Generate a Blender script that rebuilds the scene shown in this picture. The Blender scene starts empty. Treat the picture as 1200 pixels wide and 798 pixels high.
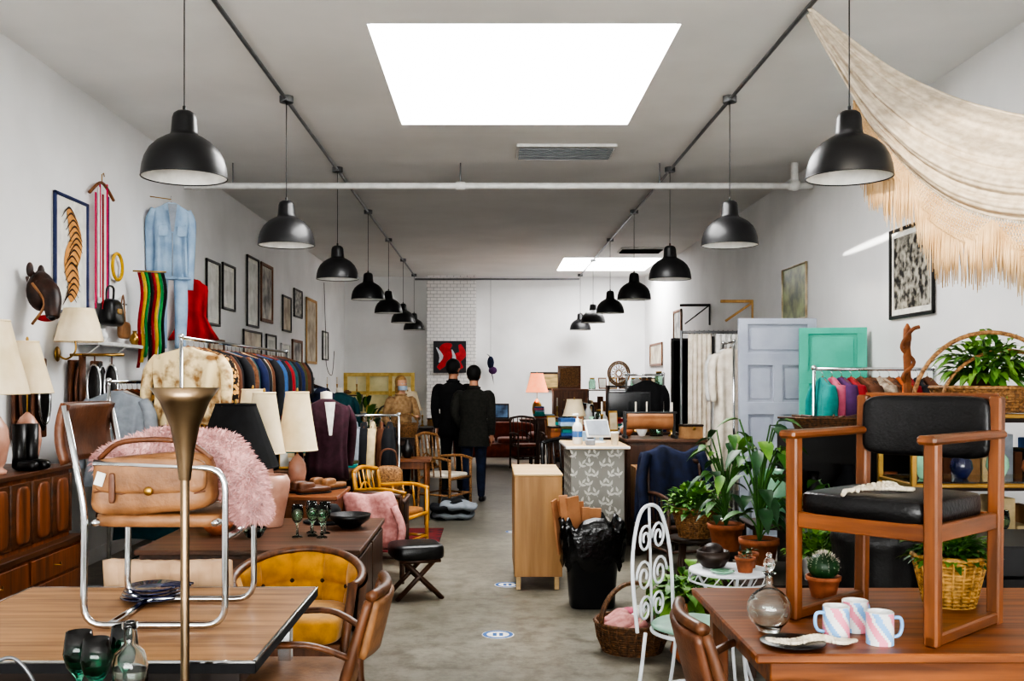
import bpy,bmesh,math,random
from mathutils import Vector as V, Matrix, noise
from math import sin,cos,pi,sqrt,radians,atan2
R=random.Random(7)
scene=bpy.context.scene
col=scene.collection
# ---------------------------------------------------------------- materials
def lin(h):
    if isinstance(h,str):
        h=h.lstrip('#'); c=[int(h[i:i+2],16)/255 for i in (0,2,4)]
    else: c=h
    return tuple((x/12.92 if x<=.04045 else ((x+.055)/1.055)**2.4) for x in c)+(1,)
def mk(name,c,rough=.55,metal=0,c2=None,scale=10,st=(1,1,1),bump=0,kind='noise',coat=0,sheen=0,trans=0,emit=0,detail=4,lo=.35,hi=.65,bs=None,const=False,ior=1.45,rot=(0,0,0),bd=.01):
    m=bpy.data.materials.new(name); m.use_nodes=True
    nt=m.node_tree; N=nt.nodes; L=nt.links
    p=N['Principled BSDF']
    a=lin(c)
    b=lin(c2) if c2 else tuple(x*.78 for x in a[:3])+(1,)
    p.inputs['Roughness'].default_value=rough; p.inputs['Metallic'].default_value=metal
    p.inputs['Coat Weight'].default_value=coat; p.inputs['Sheen Weight'].default_value=sheen
    p.inputs['Transmission Weight'].default_value=trans; p.inputs['IOR'].default_value=ior
    tc=N.new('ShaderNodeTexCoord'); mp=N.new('ShaderNodeMapping'); mp.inputs['Scale'].default_value=st; mp.inputs['Rotation'].default_value=rot
    L.new(tc.outputs['Object'],mp.inputs['Vector'])
    if kind=='noise':
        t=N.new('ShaderNodeTexNoise'); t.inputs['Scale'].default_value=scale; t.inputs['Detail'].default_value=detail; out=t.outputs['Fac']
    elif kind=='wave':
        t=N.new('ShaderNodeTexWave'); t.inputs['Scale'].default_value=scale; t.inputs['Distortion'].default_value=2; t.inputs['Detail'].default_value=detail; out=t.outputs['Fac']
    elif kind=='voronoi':
        t=N.new('ShaderNodeTexVoronoi'); t.inputs['Scale'].default_value=scale; out=t.outputs['Distance']
    elif kind=='brick':
        t=N.new('ShaderNodeTexBrick'); t.inputs['Scale'].default_value=scale; t.inputs['Color1'].default_value=(.9,.9,.9,1); t.inputs['Color2'].default_value=(.65,.65,.65,1); t.inputs['Mortar'].default_value=(.2,.2,.2,1); out=t.outputs['Color']
    L.new(mp.outputs[0],t.inputs['Vector'])
    r=N.new('ShaderNodeValToRGB'); r.color_ramp.elements[0].position=lo; r.color_ramp.elements[1].position=hi
    r.color_ramp.elements[0].color=b; r.color_ramp.elements[1].color=a
    if const: r.color_ramp.interpolation='CONSTANT'
    L.new(out,r.inputs[0]); L.new(r.outputs[0],p.inputs['Base Color'])
    if bump:
        bn=N.new('ShaderNodeBump'); bn.inputs['Strength'].default_value=bump; bn.inputs['Distance'].default_value=bd
        src=out
        if bs:
            t2=N.new('ShaderNodeTexNoise'); t2.inputs['Scale'].default_value=bs; t2.inputs['Detail'].default_value=3
            L.new(tc.outputs['Object'],t2.inputs['Vector']); src=t2.outputs['Fac']
        L.new(src,bn.inputs['Height']); L.new(bn.outputs[0],p.inputs['Normal'])
    if emit:
        L.new(r.outputs[0],p.inputs['Emission Color']); p.inputs['Emission Strength'].default_value=emit
    return m
def wood(name,c,c2,ax='x',rough=.45,coat=.08,sc=2.2):
    st={'x':(.7,9,9),'y':(9,.7,9),'z':(9,9,.7)}[ax]
    return mk(name,c,rough,c2=c2,scale=sc,st=st,bump=.15,detail=9,lo=.34,hi=.64,coat=coat)
WALL=mk('wall_paint','#e6e6e6',.75,c2='#dadada',scale=1.1,bump=.07,bs=60,detail=8)
CEIL=mk('ceiling_paint','#e8e7e5',.8,c2='#dddcda',scale=.8,bump=.08,bs=30)
def floormat():
    m=mk('concrete_floor','#8b867a',.45,c2='#6c685d',scale=.8,detail=10,lo=.32,hi=.66,bump=.12,bs=18)
    nt=m.node_tree;N=nt.nodes;L=nt.links;p=N['Principled BSDF']; src=p.inputs['Base Color'].links[0].from_socket
    tc=[n for n in N if n.type=='TEX_COORD'][0]
    n2=N.new('ShaderNodeTexNoise'); n2.inputs['Scale'].default_value=7; n2.inputs['Detail'].default_value=12; n2.inputs['Roughness'].default_value=.78; L.new(tc.outputs['Object'],n2.inputs['Vector'])
    r2=N.new('ShaderNodeValToRGB'); r2.color_ramp.elements[0].position=.4; r2.color_ramp.elements[0].color=(.42,.4,.37,1); r2.color_ramp.elements[1].position=.57; r2.color_ramp.elements[1].color=(1,1,1,1); L.new(n2.outputs['Fac'],r2.inputs[0])
    mx=N.new('ShaderNodeMix'); mx.data_type='RGBA'; mx.blend_type='MULTIPLY'; mx.inputs[0].default_value=.85
    L.new(src,mx.inputs[6]); L.new(r2.outputs[0],mx.inputs[7]); L.new(mx.outputs[2],p.inputs['Base Color'])
    r3=N.new('ShaderNodeMapRange'); r3.inputs['To Min'].default_value=.22; r3.inputs['To Max'].default_value=.55; L.new(n2.outputs['Fac'],r3.inputs['Value']); L.new(r3.outputs[0],p.inputs['Roughness'])
    return m
FLOOR=floormat()
BRICK=mk('painted_brick','#eceae8',.7,c2='#aeaeb0',scale=3.2,kind='brick',bump=.8,rot=(radians(90),0,0),lo=.1,hi=.7,bd=.02)
BLACK=mk('black_enamel','#161618',.42,c2='#101012',coat=.1)
WHITEIN=mk('white_enamel','#f0efea',.5)
BULB=mk('frosted_bulb','#f7f2e6',.3,emit=.8)
STEEL=mk('galvanised_steel','#7d7f82',.4,.8)
PIPE=mk('white_pipe','#dededc',.45)
CHROME=mk('chrome','#d6d8da',.12,1)
BRASS=mk('brass','#b08a4c',.3,1)
BRONZE=mk('bronze_lamp','#87725a',.3,1)
WAL=wood('walnut','#5e3b27','#3b2616','x')
WALz=wood('walnut_z','#4c3020','#2e1c11','z')
WALd=wood('dark_wood','#2f1e14','#1a100a','x')
CHER=wood('cherry_sideboard','#7d4524','#502b15','z')
CHERd=wood('cherry_edge','#573118','#381f0e','y')
OAKT=wood('oak_top','#aa7f56','#7f5a3a','x',.5,.03,3)
OAKC=wood('orange_oak','#8a4f25','#5b3115','x',.42,.1,3)
OAKz=wood('orange_oak_leg','#7f4822','#553014','z',.42,.1,3)
OAKy=wood('orange_oak_y','#7f4822','#553014','y',.42,.1,3)
CHRW=wood('chair_wood','#683f24','#432816','z',.42,.1,3)
PLY=wood('plywood','#b08452','#8f6739','z',.5,.1,1.5)
PLYt=wood('plywood_top','#cfb083','#b09060','x',.5,.1,1.5)
PINE=wood('pine','#c39a5e','#a47b42','z',.5)
RAT=mk('rattan','#a37648',.6,c2='#5f4023',scale=60,bump=.6)
RATd=mk('rattan_dark','#6c4829',.6,c2='#3d2815',scale=50,bump=.6)
WICK=mk('wicker_yellow','#c1924a',.6,c2='#7a5926',scale=55,bump=.6)
MUST=mk('mustard_velvet','#c28712',.8,c2='#9c6b08',scale=14,sheen=.3,bump=.15,bs=90)
TAN=mk('tan_leather','#8f6440',.45,c2='#6f4b2e',scale=12,bump=.15,bs=70)
TANb=mk('brown_leather','#694028',.42,c2='#4d2c1a',scale=12,bump=.15,bs=70)
BEIG=mk('beige_vinyl','#cba988',.6,c2='#b49271',scale=8)
BLK=mk('black_leather','#121113',.33,c2='#09090a',scale=20,bump=.2,bs=90)
BLKC=mk('black_cloth','#131316',.9,c2='#0a0a0c',scale=14)
NAVY=mk('navy_cloth','#141e3c',.9,c2='#0c1224',scale=14,bump=.2)
PINKF=mk('pink_sheepskin','#e6b6b2',.9,c2='#c99490',scale=25,sheen=.4)
PINKK=mk('pink_knit','#cb918d',.9,c2='#ae736f',scale=30,bump=.4)
CREAM=mk('cream_pleat','#ecdabb',.8,c2='#dcc8a0',scale=6,emit=.06)
CREAMC=mk('cream_cotton','#e6ddcf',.9,c2='#cfc3b2',scale=12,bump=.2)
HAMM=mk('hammock_cotton','#d3c6b3',.9,c2='#b5a692',scale=18,bump=.4)
FRNG=mk('fringe','#dfc29a',.9,c2='#c8a478',scale=7)
PCER=mk('pink_ceramic','#c2937f',.4,c2='#ab7a67',scale=10,coat=.3)
MINT=mk('mint_glaze','#8fc3a5',.25,c2='#7db193',coat=.5)
MINTS=mk('mint_vinyl','#8fb8a3',.4)
TERR=mk('terracotta','#a35d3a',.75,c2='#7d4628',scale=18,bump=.1)
WCER=mk('white_ceramic','#e9eae8',.2,coat=.4)
WIRON=mk('white_iron','#dfe3ea',.45)
CBLUE=mk('cobalt_glaze','#10173e',.2,coat=.5)
GLASS=mk('clear_glass','#f2f7f5',.02,c2='#eef5f2',trans=1)
GLG=mk('green_glass','#55ab93',.03,c2='#4d9f88',trans=1)
GLL=mk('pale_green_glass','#cdeadb',.03,c2='#c5e3d3',trans=1)
LEAF=mk('leaf_green','#3f6e28',.5,c2='#244b18',scale=9)
LEAFl=mk('leaf_light','#71993c',.5,c2='#46742a',scale=9)
LEAFd=mk('leaf_dark','#275028',.45,c2='#153419',scale=9)
SOIL=mk('soil','#2a1e16',.95,scale=40,bump=.5)
PAPER=mk('paper','#e6e4dc',.8)
KRAFT=mk('kraft_paper','#b07b54',.8,c2='#94633f',scale=6)
CARD=mk('cardboard','#9c7650',.85,c2='#85623e')
PLAST=mk('black_plastic','#17191c',.4)
BAGM=mk('bin_bag','#0d0d0f',.2,c2='#09090b',scale=8,bump=.9,bs=18)
FRAMEB=mk('black_frame','#141110',.4)
FRAMEW=wood('wood_frame','#7f4f2a','#573316','z')
RED=mk('red_cloth','#be101a',.85,c2='#93080f',scale=6)
DENIM=mk('denim','#9fb6cc',.9,c2='#7d97b2',scale=5,bump=.3,bs=40)
MAROON=mk('maroon_wool','#3c1a27',.9,c2='#2a101a',scale=20)
OLIVE=mk('olive_wool','#262520',.92,c2='#181915',scale=30)
JEANS=mk('dark_jeans','#1a2540',.9,c2='#10182a',scale=12)
SKIN=mk('skin','#b98467',.5,c2='#a97458')
SKINL=mk('skin_light','#d9a587',.5,c2='#cc9678')
HAIRB=mk('black_hair','#0c0a09',.6,scale=60,st=(4,4,1),bump=.4)
HAIRL=mk('blonde_hair','#b98f55',.6,c2='#8f6a38',scale=60,bump=.4)
LEOP=mk('leopard_fur','#1b110a',.9,c2='#cf9b58',kind='voronoi',scale=30,lo=.5,hi=.53,bump=.3)
FURC=mk('cream_fur','#e9d2a4',.95,c2='#8a643c',scale=9,bump=1,lo=.36,hi=.52)
FURB=mk('brown_fur','#7a4f33',.95,c2='#382213',scale=20,bump=1,bs=60)
FURG=mk('grey_fur','#b0a08c',.95,c2='#6e5e50',scale=20,bump=1,bs=60)
GREYD=mk('grey_door_paint','#a3a9b6',.55,c2='#959baa',scale=4)
TEAL=mk('teal_paint','#3fb39a',.5,c2='#33a188',scale=4)
RUST=mk('rust_velvet','#85381f',.8,c2='#632711',sheen=.4)
PATT=mk('grey_wallpaper','#8f8d87',.7,c2='#85837d',scale=4)
PATL=mk('wallpaper_leaf','#cfcdc6',.7)
SALM=mk('salmon_shade','#e08a62',.8,c2='#d97f58',emit=1.6)
YLAC=mk('yellow_lacquer','#c08516',.35,c2='#9e6b0c',coat=.4)
YFRM=mk('pale_yellow_paint','#d4b768',.6,c2='#bb9c4c')
RUG=mk('red_rug','#66191c',.95,c2='#24141f',kind='voronoi',scale=9,lo=.2,hi=.5)
DRFT=mk('driftwood','#96592f',.7,c2='#5c3114',scale=14,bump=.6)
MASK=mk('carved_mask','#3a2219',.45,c2='#180c08',scale=12,bump=.3)
def cloth(h,h2=None): return mk('cloth_'+h.strip('#'),h,.9,c2=h2,scale=18,bump=.2)
# ---------------------------------------------------------------- builder
def cr(pts,n=8,closed=False):
    P=[V(p) for p in pts]; out=[]; m=len(P)
    rng=range(m) if closed else range(m-1)
    for i in rng:
        if closed: a,b,c,d=P[(i-1)%m],P[i],P[(i+1)%m],P[(i+2)%m]
        else: a,b,c,d=P[max(i-1,0)],P[i],P[i+1],P[min(i+2,m-1)]
        for k in range(n):
            t=k/n
            out.append(.5*((2*b)+(c-a)*t+(2*a-5*b+4*c-d)*t*t+(3*b-3*c+d-a)*t**3))
    if not closed: out.append(P[-1])
    return out
def resamp(rs,n):
    out=[]
    for i in range(n):
        f=i/(n-1)*(len(rs)-1); k=min(int(f),len(rs)-2); out.append(rs[k]+(rs[k+1]-rs[k])*(f-k))
    return out
class B:
    def __init__(s,n): s.n=n;s.v=[];s.f=[];s.fm=[];s.fs=[];s.mats=[];s.M=Matrix()
    def at(s,loc=(0,0,0),rz=0,rx=0,ry=0,sc=(1,1,1)):
        s.M=Matrix.Translation(loc)@Matrix.Rotation(rz,4,'Z')@Matrix.Rotation(ry,4,'Y')@Matrix.Rotation(rx,4,'X')@Matrix.Diagonal((*sc,1)); return s
    def add(s,vs,fs,m,sm=True):
        o=len(s.v); s.v+=[s.M@V(v) for v in vs]
        if m not in s.mats: s.mats.append(m)
        i=s.mats.index(m)
        for f in fs: s.f.append([a+o for a in f]); s.fm.append(i); s.fs.append(sm)
    def box(s,c,d,m,bev=.004,rz=0,rx=0,ry=0):
        h=[x/2 for x in d]; bv=min(bev,min(h)*.6); vs=[];ix={}
        Rm=Matrix.Rotation(rz,3,'Z')@Matrix.Rotation(ry,3,'Y')@Matrix.Rotation(rx,3,'X'); c=V(c)
        for sx in(-1,1):
            for sy in(-1,1):
                for sz in(-1,1):
                    for a in range(3):
                        p=[sx*h[0],sy*h[1],sz*h[2]]
                        for q in range(3):
                            if q!=a: p[q]-=bv*(sx,sy,sz)[q]
                        ix[(sx,sy,sz,a)]=len(vs); vs.append(c+Rm@V(p))
        fs=[]
        def key(a,b,cx,sa,sb,sc,t):
            g=[0,0,0]; g[a]=sa;g[b]=sb;g[cx]=sc; return ix[(*g,t)]
        for a in range(3):
            b,cx=(a+1)%3,(a+2)%3
            for sa in(-1,1):
                fs.append([key(a,b,cx,sa,-1,-1,a),key(a,b,cx,sa,1,-1,a),key(a,b,cx,sa,1,1,a),key(a,b,cx,sa,-1,1,a)])
                for sb in(-1,1):
                    fs.append([key(a,b,cx,sa,sb,-1,a),key(a,b,cx,sa,sb,1,a),key(a,b,cx,sa,sb,1,b),key(a,b,cx,sa,sb,-1,b)])
        for sx in(-1,1):
            for sy in(-1,1):
                for sz in(-1,1): fs.append([ix[(sx,sy,sz,a)] for a in range(3)])
        s.add(vs,fs,m,False); return s
    def bx(s,x0,x1,y0,y1,z0,z1,m,bev=.004): return s.box(((x0+x1)/2,(y0+y1)/2,(z0+z1)/2),(x1-x0,y1-y0,z1-z0),m,bev)
    def tube(s,pts,r,m,seg=8,closed=False,fl=1):
        P=[V(p) for p in pts]; n=len(P); rs=r if isinstance(r,(list,tuple)) else [r]*n
        if len(rs)!=n: rs=resamp(rs,n)
        vs=[];Nn=None
        for i in range(n):
            if closed: t=P[(i+1)%n]-P[i-1]
            else: t=P[min(i+1,n-1)]-P[max(i-1,0)]
            if t.length<1e-9: t=V((0,0,1))
            t.normalize()
            if Nn is None:
                Nn=t.orthogonal() if abs(t.z)>.9 else t.cross(V((0,0,1)))
            Nn=(Nn-t*Nn.dot(t)); Nn=Nn.normalized() if Nn.length>1e-6 else t.orthogonal().normalized()
            bb=t.cross(Nn)
            for k in range(seg):
                a=2*pi*k/seg; vs.append(P[i]+(Nn*cos(a)+bb*sin(a)*fl)*rs[i])
        fs=[]
        for i in range(n if closed else n-1):
            j=(i+1)%n
            for k in range(seg): fs.append([i*seg+k,i*seg+(k+1)%seg,j*seg+(k+1)%seg,j*seg+k])
        if not closed: fs+= [list(range(seg)),list(range((n-1)*seg,n*seg))]
        s.add(vs,fs,m); return s
    def rib(s,pts,w,m,nrm):
        P=[V(p) for p in pts]; n=len(P); ws=resamp(w,n) if isinstance(w,(list,tuple)) else [w]*n; nrm=V(nrm); vs=[]
        for i in range(n):
            t=(P[min(i+1,n-1)]-P[max(i-1,0)]).normalized(); d=t.cross(nrm).normalized()*ws[i]; vs+=[P[i]-d,P[i]+d]
        s.add(vs,[[2*i,2*i+1,2*i+3,2*i+2] for i in range(n-1)],m,False); return s
    def cyl(s,p0,p1,r0,m,r1=None,seg=20):
        r1=r0 if r1 is None else r1
        d=V(p1)-V(p0); e=min(.003,d.length*.2)
        u=d.normalized()*e
        s.tube([V(p0),V(p0)+u*.1,V(p0)+u,V(p1)-u,V(p1)-u*.1,V(p1)],[max(r0-.003,r0*.5),max(r0-.001,r0*.7),r0,r1,max(r1-.001,r1*.7),max(r1-.003,r1*.5)],m,seg); return s
    def lathe(s,prof,m,c=(0,0,0),seg=28,rip=0,cap=True):
        vs=[];n=len(prof); c=V(c)
        for (r,z) in prof:
            for k in range(seg):
                a=2*pi*k/seg; rr=r*(1+(rip*(1 if k%2 else -1) if rip else 0)); vs.append(c+V((rr*cos(a),rr*sin(a),z)))
        fs=[[i*seg+k,i*seg+(k+1)%seg,(i+1)*seg+(k+1)%seg,(i+1)*seg+k] for i in range(n-1) for k in range(seg)]
        if cap: fs+=[list(range(seg)),list(range((n-1)*seg,n*seg))]
        s.add(vs,fs,m); return s
    def sup(s,c,d,m,e=.35,nu=20,nv=12,e2=None,fn=None):
        e2=e if e2 is None else e2
        sg=lambda x,p: (1 if x>=0 else -1)*abs(x)**p
        vs=[]
        for j in range(nv+1):
            f=-pi/2+pi*j/nv
            for i in range(nu):
                a=2*pi*i/nu
                p=V((d[0]/2*sg(cos(f),e2)*sg(cos(a),e),d[1]/2*sg(cos(f),e2)*sg(sin(a),e),d[2]/2*sg(sin(f),e2)))
                if fn: p=fn(p)
                vs.append(V(c)+p)
        fs=[[j*nu+i,j*nu+(i+1)%nu,(j+1)*nu+(i+1)%nu,(j+1)*nu+i] for j in range(nv) for i in range(nu)]
        s.add(vs,fs,m); return s
    def ell(s,c,d,m,nu=16,nv=10,fn=None): return s.sup(c,d,m,1,nu,nv,1,fn)
    def sheet(s,fn,nu,nv,m,th=0):
        g=[[V(fn(i/nu,j/nv)) for i in range(nu+1)] for j in range(nv+1)]
        W=nu+1
        vs=[p for r in g for p in r]
        fs=[[j*W+i,j*W+i+1,(j+1)*W+i+1,(j+1)*W+i] for j in range(nv) for i in range(nu)]
        if th:
            ns=[]
            for j in range(nv+1):
                for i in range(nu+1):
                    a=g[j][min(i+1,nu)]-g[j][max(i-1,0)]; b=g[min(j+1,nv)][i]-g[max(j-1,0)][i]
                    n=a.cross(b); ns.append(n.normalized() if n.length>1e-9 else V((0,0,1)))
            o=len(vs); vs=vs+[p-n*th for p,n in zip(vs,ns)]
            fs2=[[a+o for a in f][::-1] for f in fs]
            bd=[i for i in range(nu+1)]+[j*W+nu for j in range(1,nv+1)]+[nv*W+i for i in range(nu-1,-1,-1)]+[j*W for j in range(nv-1,0,-1)]
            fs=fs+fs2+[[bd[k],bd[(k+1)%len(bd)],bd[(k+1)%len(bd)]+o,bd[k]+o] for k in range(len(bd))]
        s.add(vs,fs,m); return s
    def leaf(s,p,d,L,W,m,bend=.3,up=(0,0,1),fold=.35):
        p=V(p);d=V(d).normalized();sd=d.cross(V(up))
        sd=sd.normalized() if sd.length>.05 else d.orthogonal().normalized()
        nn=sd.cross(d); vs=[];n=4
        for i in range(n+1):
            t=i/n; c=p+d*(L*t)-V((0,0,1))*(bend*L*t*t); w=W*.5*sin(pi*min(1,t**.75*.97+.03))+.0006
            vs+= [c-sd*w+nn*w*fold,c,c+sd*w+nn*w*fold]
        fs=[]
        for i in range(n):
            a=i*3; fs+=[[a,a+1,a+4,a+3],[a+1,a+2,a+5,a+4]]
        s.add(vs,fs,m); return s
    def fur(s,fn,n,L,m,w=.004):
        vs=[];fs=[]
        for i in range(n):
            p,nr=fn(R.random(),R.random()); p=V(p);nr=V(nr).normalized()
            d=(nr+V((R.uniform(-.6,.6),R.uniform(-.6,.6),R.uniform(-.9,.3)))).normalized()
            sd=d.orthogonal().normalized(); 
            sd=Matrix.Rotation(R.random()*6,3,d)@sd
            l=L*R.uniform(.6,1.2); k=len(vs)
            vs+=[p-sd*w,p+sd*w,p+d*l*.6+sd*w*.7-V((0,0,l*.05)),p+d*l-V((0,0,l*.25))]
            fs+=[[k,k+1,k+2],[k,k+2,k+3]]
        s.add(vs,fs,m); return s
    def done(s,loc=(0,0,0),rz=0,sc=1):
        me=bpy.data.meshes.new(s.n); me.from_pydata([tuple(v) for v in s.v],[],s.f)
        for m in s.mats: me.materials.append(m)
        me.polygons.foreach_set('material_index',s.fm); me.polygons.foreach_set('use_smooth',s.fs)
        bm=bmesh.new(); bm.from_mesh(me); bmesh.ops.recalc_face_normals(bm,faces=bm.faces); bm.to_mesh(me); bm.free()
        o=bpy.data.objects.new(s.n,me); o.location=loc; o.rotation_euler=(0,0,rz); o.scale=(sc,sc,sc); col.objects.link(o); return o
def dup(o,loc,rz=0,sc=1,name=None):
    n=bpy.data.objects.new(name or o.name.split('.')[0],o.data); n.location=loc; n.rotation_euler=(0,0,rz); n.scale=(sc,sc,sc); col.objects.link(n); return n
# ---------------------------------------------------------------- room
XL,XR,YF,YB,H=-3.45,3.64,-3.0,23.5,4.03
B('floor').bx(XL-.1,XR+.1,YF-.1,YB+.1,-.1,0,FLOOR,0).done()
B('wall_left').bx(XL-.1,XL,YF,YB,0,H,WALL,0).done()
B('wall_right').bx(XR,XR+.1,YF,YB,0,H,WALL,0).done()
B('wall_back').bx(XL-.1,XR+.1,YB,YB+.1,0,H,WALL,0).done()
b=B('wall_front'); b.bx(XL-.1,XR+.1,YF-.1,YF,0,.5,WALL,0).bx(XL-.1,XR+.1,YF-.1,YF,3.3,H,WALL,0)
b.bx(XL-.1,XL+.35,YF-.1,YF,.5,3.3,WALL,0).bx(XR-.35,XR+.1,YF-.1,YF,.5,3.3,WALL,0); b.done()
b=B('window_1')
for x in (XL+.4,-1.1,1.3,XR-.4): b.bx(x-.05,x+.05,YF-.08,YF-.02,.5,3.3,BLACK)
for z in (.53,2.6,3.27): b.bx(XL+.35,XR-.35,YF-.08,YF-.02,z-.04,z+.04,BLACK)
b.bx(XL+.35,XR-.35,YF-.06,YF-.05,.5,3.3,GLASS,0); b.done()
S1=(-.85,1.31,6.84,9.53); S2=(1.47,3.42,19.9,22.2)
b=B('ceiling')
def cb(x0,x1,y0,y1): b.bx(x0,x1,y0,y1,H,H+.12,CEIL,0)
cb(XL-.1,XR+.1,YF-.1,S1[2]); cb(XL-.1,S1[0],S1[2],S1[3]); cb(S1[1],XR+.1,S1[2],S1[3]); cb(XL-.1,XR+.1,S1[3],S2[2])
cb(XL-.1,S2[0],S2[2],S2[3]); cb(S2[1],XR+.1,S2[2],S2[3]); cb(XL-.1,XR+.1,S2[3],YB+.1); b.done()
SKYM=mk('skylight_diffuser','#ffffff',.5,c2='#fffdfa',emit=12)
SKYM2=mk('skylight_diffuser_rear','#ffffff',.5,c2='#fffdfa',emit=13)
b=B('skylight'); b.bx(S1[0],S1[1],S1[2],S1[3],H+.06,H+.08,SKYM,0); b.done()
b=B('skylight'); b.bx(S2[0],S2[1],S2[2],S2[3],H+.06,H+.08,SKYM2,0); b.done()
B('chimney_pier').bx(-1.49,-.34,23.18,YB,0,H,BRICK,0).done()
B('baseboard_left').bx(XL,XL+.02,YF,YB,0,.12,WALL).done()
B('baseboard_right').bx(XR-.02,XR,YF,YB,0,.12,WALL).done()
B('baseboard_back').bx(XL,XR,YB-.02,YB,0,.12,WALL).done()
b=B('sprinkler_pipe'); b.cyl((XL,11.2,3.77),(XR-.02,11.2,3.77),.035,PIPE)
for x in (-3.3,-.34,3.4): b.cyl((x-.05,11.2,3.77),(x+.05,11.2,3.77),.048,PIPE)
for x in (-.34,-2.9,1.9): b.cyl((x,11.2,3.77),(x,11.2,H),.008,STEEL)
b.tube(cr([(3.42,11.2,3.77),(3.42,11.2,3.9),(3.42,11.2,H)],5),.045,PIPE); b.ell((3.42,11.2,3.78),(.14,.14,.14),PIPE); b.done()
b=B('air_vent'); b.bx(.27,1.31,10.3,10.9,H-.03,H,PIPE)
for i in range(7): b.box((.79,10.36+i*.08,H-.04),(.98,.045,.008),STEEL,.001,rx=.3)
b.done()
b=B('air_vent'); b.bx(2.4,3.2,18.3,18.9,H-.03,H,PIPE)
for i in range(6): b.box((2.8,18.36+i*.09,H-.04),(.75,.05,.008),BLACK,.001,rx=.5)
b.done()
for x in (-1.76,2.06):
    b=B('ceiling_conduit'); b.cyl((x,.5,H-.03),(x,22.9,H-.03),.016,STEEL,seg=10)
    for i in range(1,9): b.cyl((x,2.86*i,H-.055),(x,2.86*i,H),.06,STEEL,seg=16); b.box((x,2.86*i,H-.04),(.04,.16,.03),STEEL)
    b.done()
B('ceiling_conduit').cyl((-1.74,22.88,H-.12),(2.04,22.88,H-.12),.022,STEEL,seg=10).done()
b=B('pendant_lamp')
out=[(.242,0),(.241,.02),(.236,.06),(.222,.11),(.195,.16),(.155,.2),(.11,.228),(.08,.243),(.074,.26),(.068,.34),(.06,.365),(.04,.38),(.012,.385)]
b.lathe(out,BLACK,seg=40,cap=False); b.lathe([(r-.004,z-.001 if z else 0) for r,z in out[:8]]+[(.02,.243)],WHITEIN,seg=40,cap=False)
b.tube([(.24*cos(a*pi/20),.24*sin(a*pi/20),0) for a in range(40)],.004,BLACK,6,True)
b.ell((0,0,.13),(.07,.07,.09),BULB); b.cyl((0,0,.16),(0,0,.24),.02,WHITEIN)
b.cyl((0,0,.38),(0,0,.41),.01,BLACK); b.cyl((0,0,.4),(0,0,1.225),.004,BLACK,seg=6)
pl=None
for i in range(1,9):
    for x in (-1.76,2.06):
        p=(x,2.86*i,2.747)
        if pl is None: pl=b.done(p)
        else: dup(pl,p,R.random()*6)
SB=mk('blue_vinyl','#3f6fb0',.5)
for (x,y) in ((.045,6.19),(.13,7.7),(.25,10.4)):
    b=B('floor_sticker'); b.lathe([(.001,.002),(.1,.002),(.1,.0005)],PAPER,cap=False); b.lathe([(.07,.0026),(.095,.0026)],SB,cap=False)
    for a in (-.02,.02): b.bx(a-.012,a+.012,-.035,.035,.002,.003,SB,.0005)
    b.done((x,y,0))
# ---------------------------------------------------------------- garments
def garment(b,p,yaw,w,L,m,th=.05,sl=True,mh=None,fl=0,lap=None,sle=.62,spread=0,fa=1):
    M0=b.M; b.M=M0@Matrix.Translation(p)@Matrix.Rotation(yaw,4,'Z')
    ph=R.random()*6; nf=R.randint(4,7); vs=[]; seg=32
    prof=[(-.035,.04,.5),(-.05,.07,.7),(-.075,w*.3,.8),(-.105,w*.47,.8),(-.15,w*.5,1),(-.3,w*.46,1.2),(-.3-(L-.3)*.35,w*.43,1.25),(-.3-(L-.3)*.7,w*(.45+fl*.5),1.3),(-L,w*(.48+fl),1.35)]
    for (z,rx,ty) in prof:
        for k in range(seg):
            a=2*pi*k/seg; f=min(1,-z/.5)
            sx=(1 if cos(a)>=0 else -1)*abs(cos(a))**.75; sy=(1 if sin(a)>=0 else -1)*abs(sin(a))**.6
            vs.append((rx*sx,th*ty*sy+th*.45*fa*f*sin(nf*cos(a)*2+ph),z+(.012*sin(3*a+ph) if z<=-L else 0)))
    n=len(prof); fs=[[i*seg+k,i*seg+(k+1)%seg,(i+1)*seg+(k+1)%seg,(i+1)*seg+k] for i in range(n-1) for k in range(seg)]+[list(range(seg)),list(range((n-1)*seg,n*seg))]
    b.add(vs,fs,m)
    if sl:
        for sx in(-1,1):
            b.tube(cr([(sx*w*.42,0,-.11),(sx*(w*.54+spread*.3),.01,-.22),(sx*(w*.57+spread*.7),th*.5,-.4),(sx*(w*.54+spread),th*.8,-sle)],4),[.05,.062,.055,.045],m,10,fl=.75)
    if lap:
        b.add([(-.045,-th*1.75,-.06),(.045,-th*1.75,-.06),(.012,-th*2.0,-.34),(-.012,-th*2.0,-.34)],[[0,1,2,3]],lap)
    b.tube([(-w*.4,0,-.1),(0,0,-.03),(w*.4,0,-.1)],.008,mh or FRAMEW,6)
    b.tube([(0,0,-.03),(0,0,.0),(.0,.02,.02),(0,0,.035),(0,-.02,.02)],.002,CHROME,5)
    b.M=M0
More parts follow.
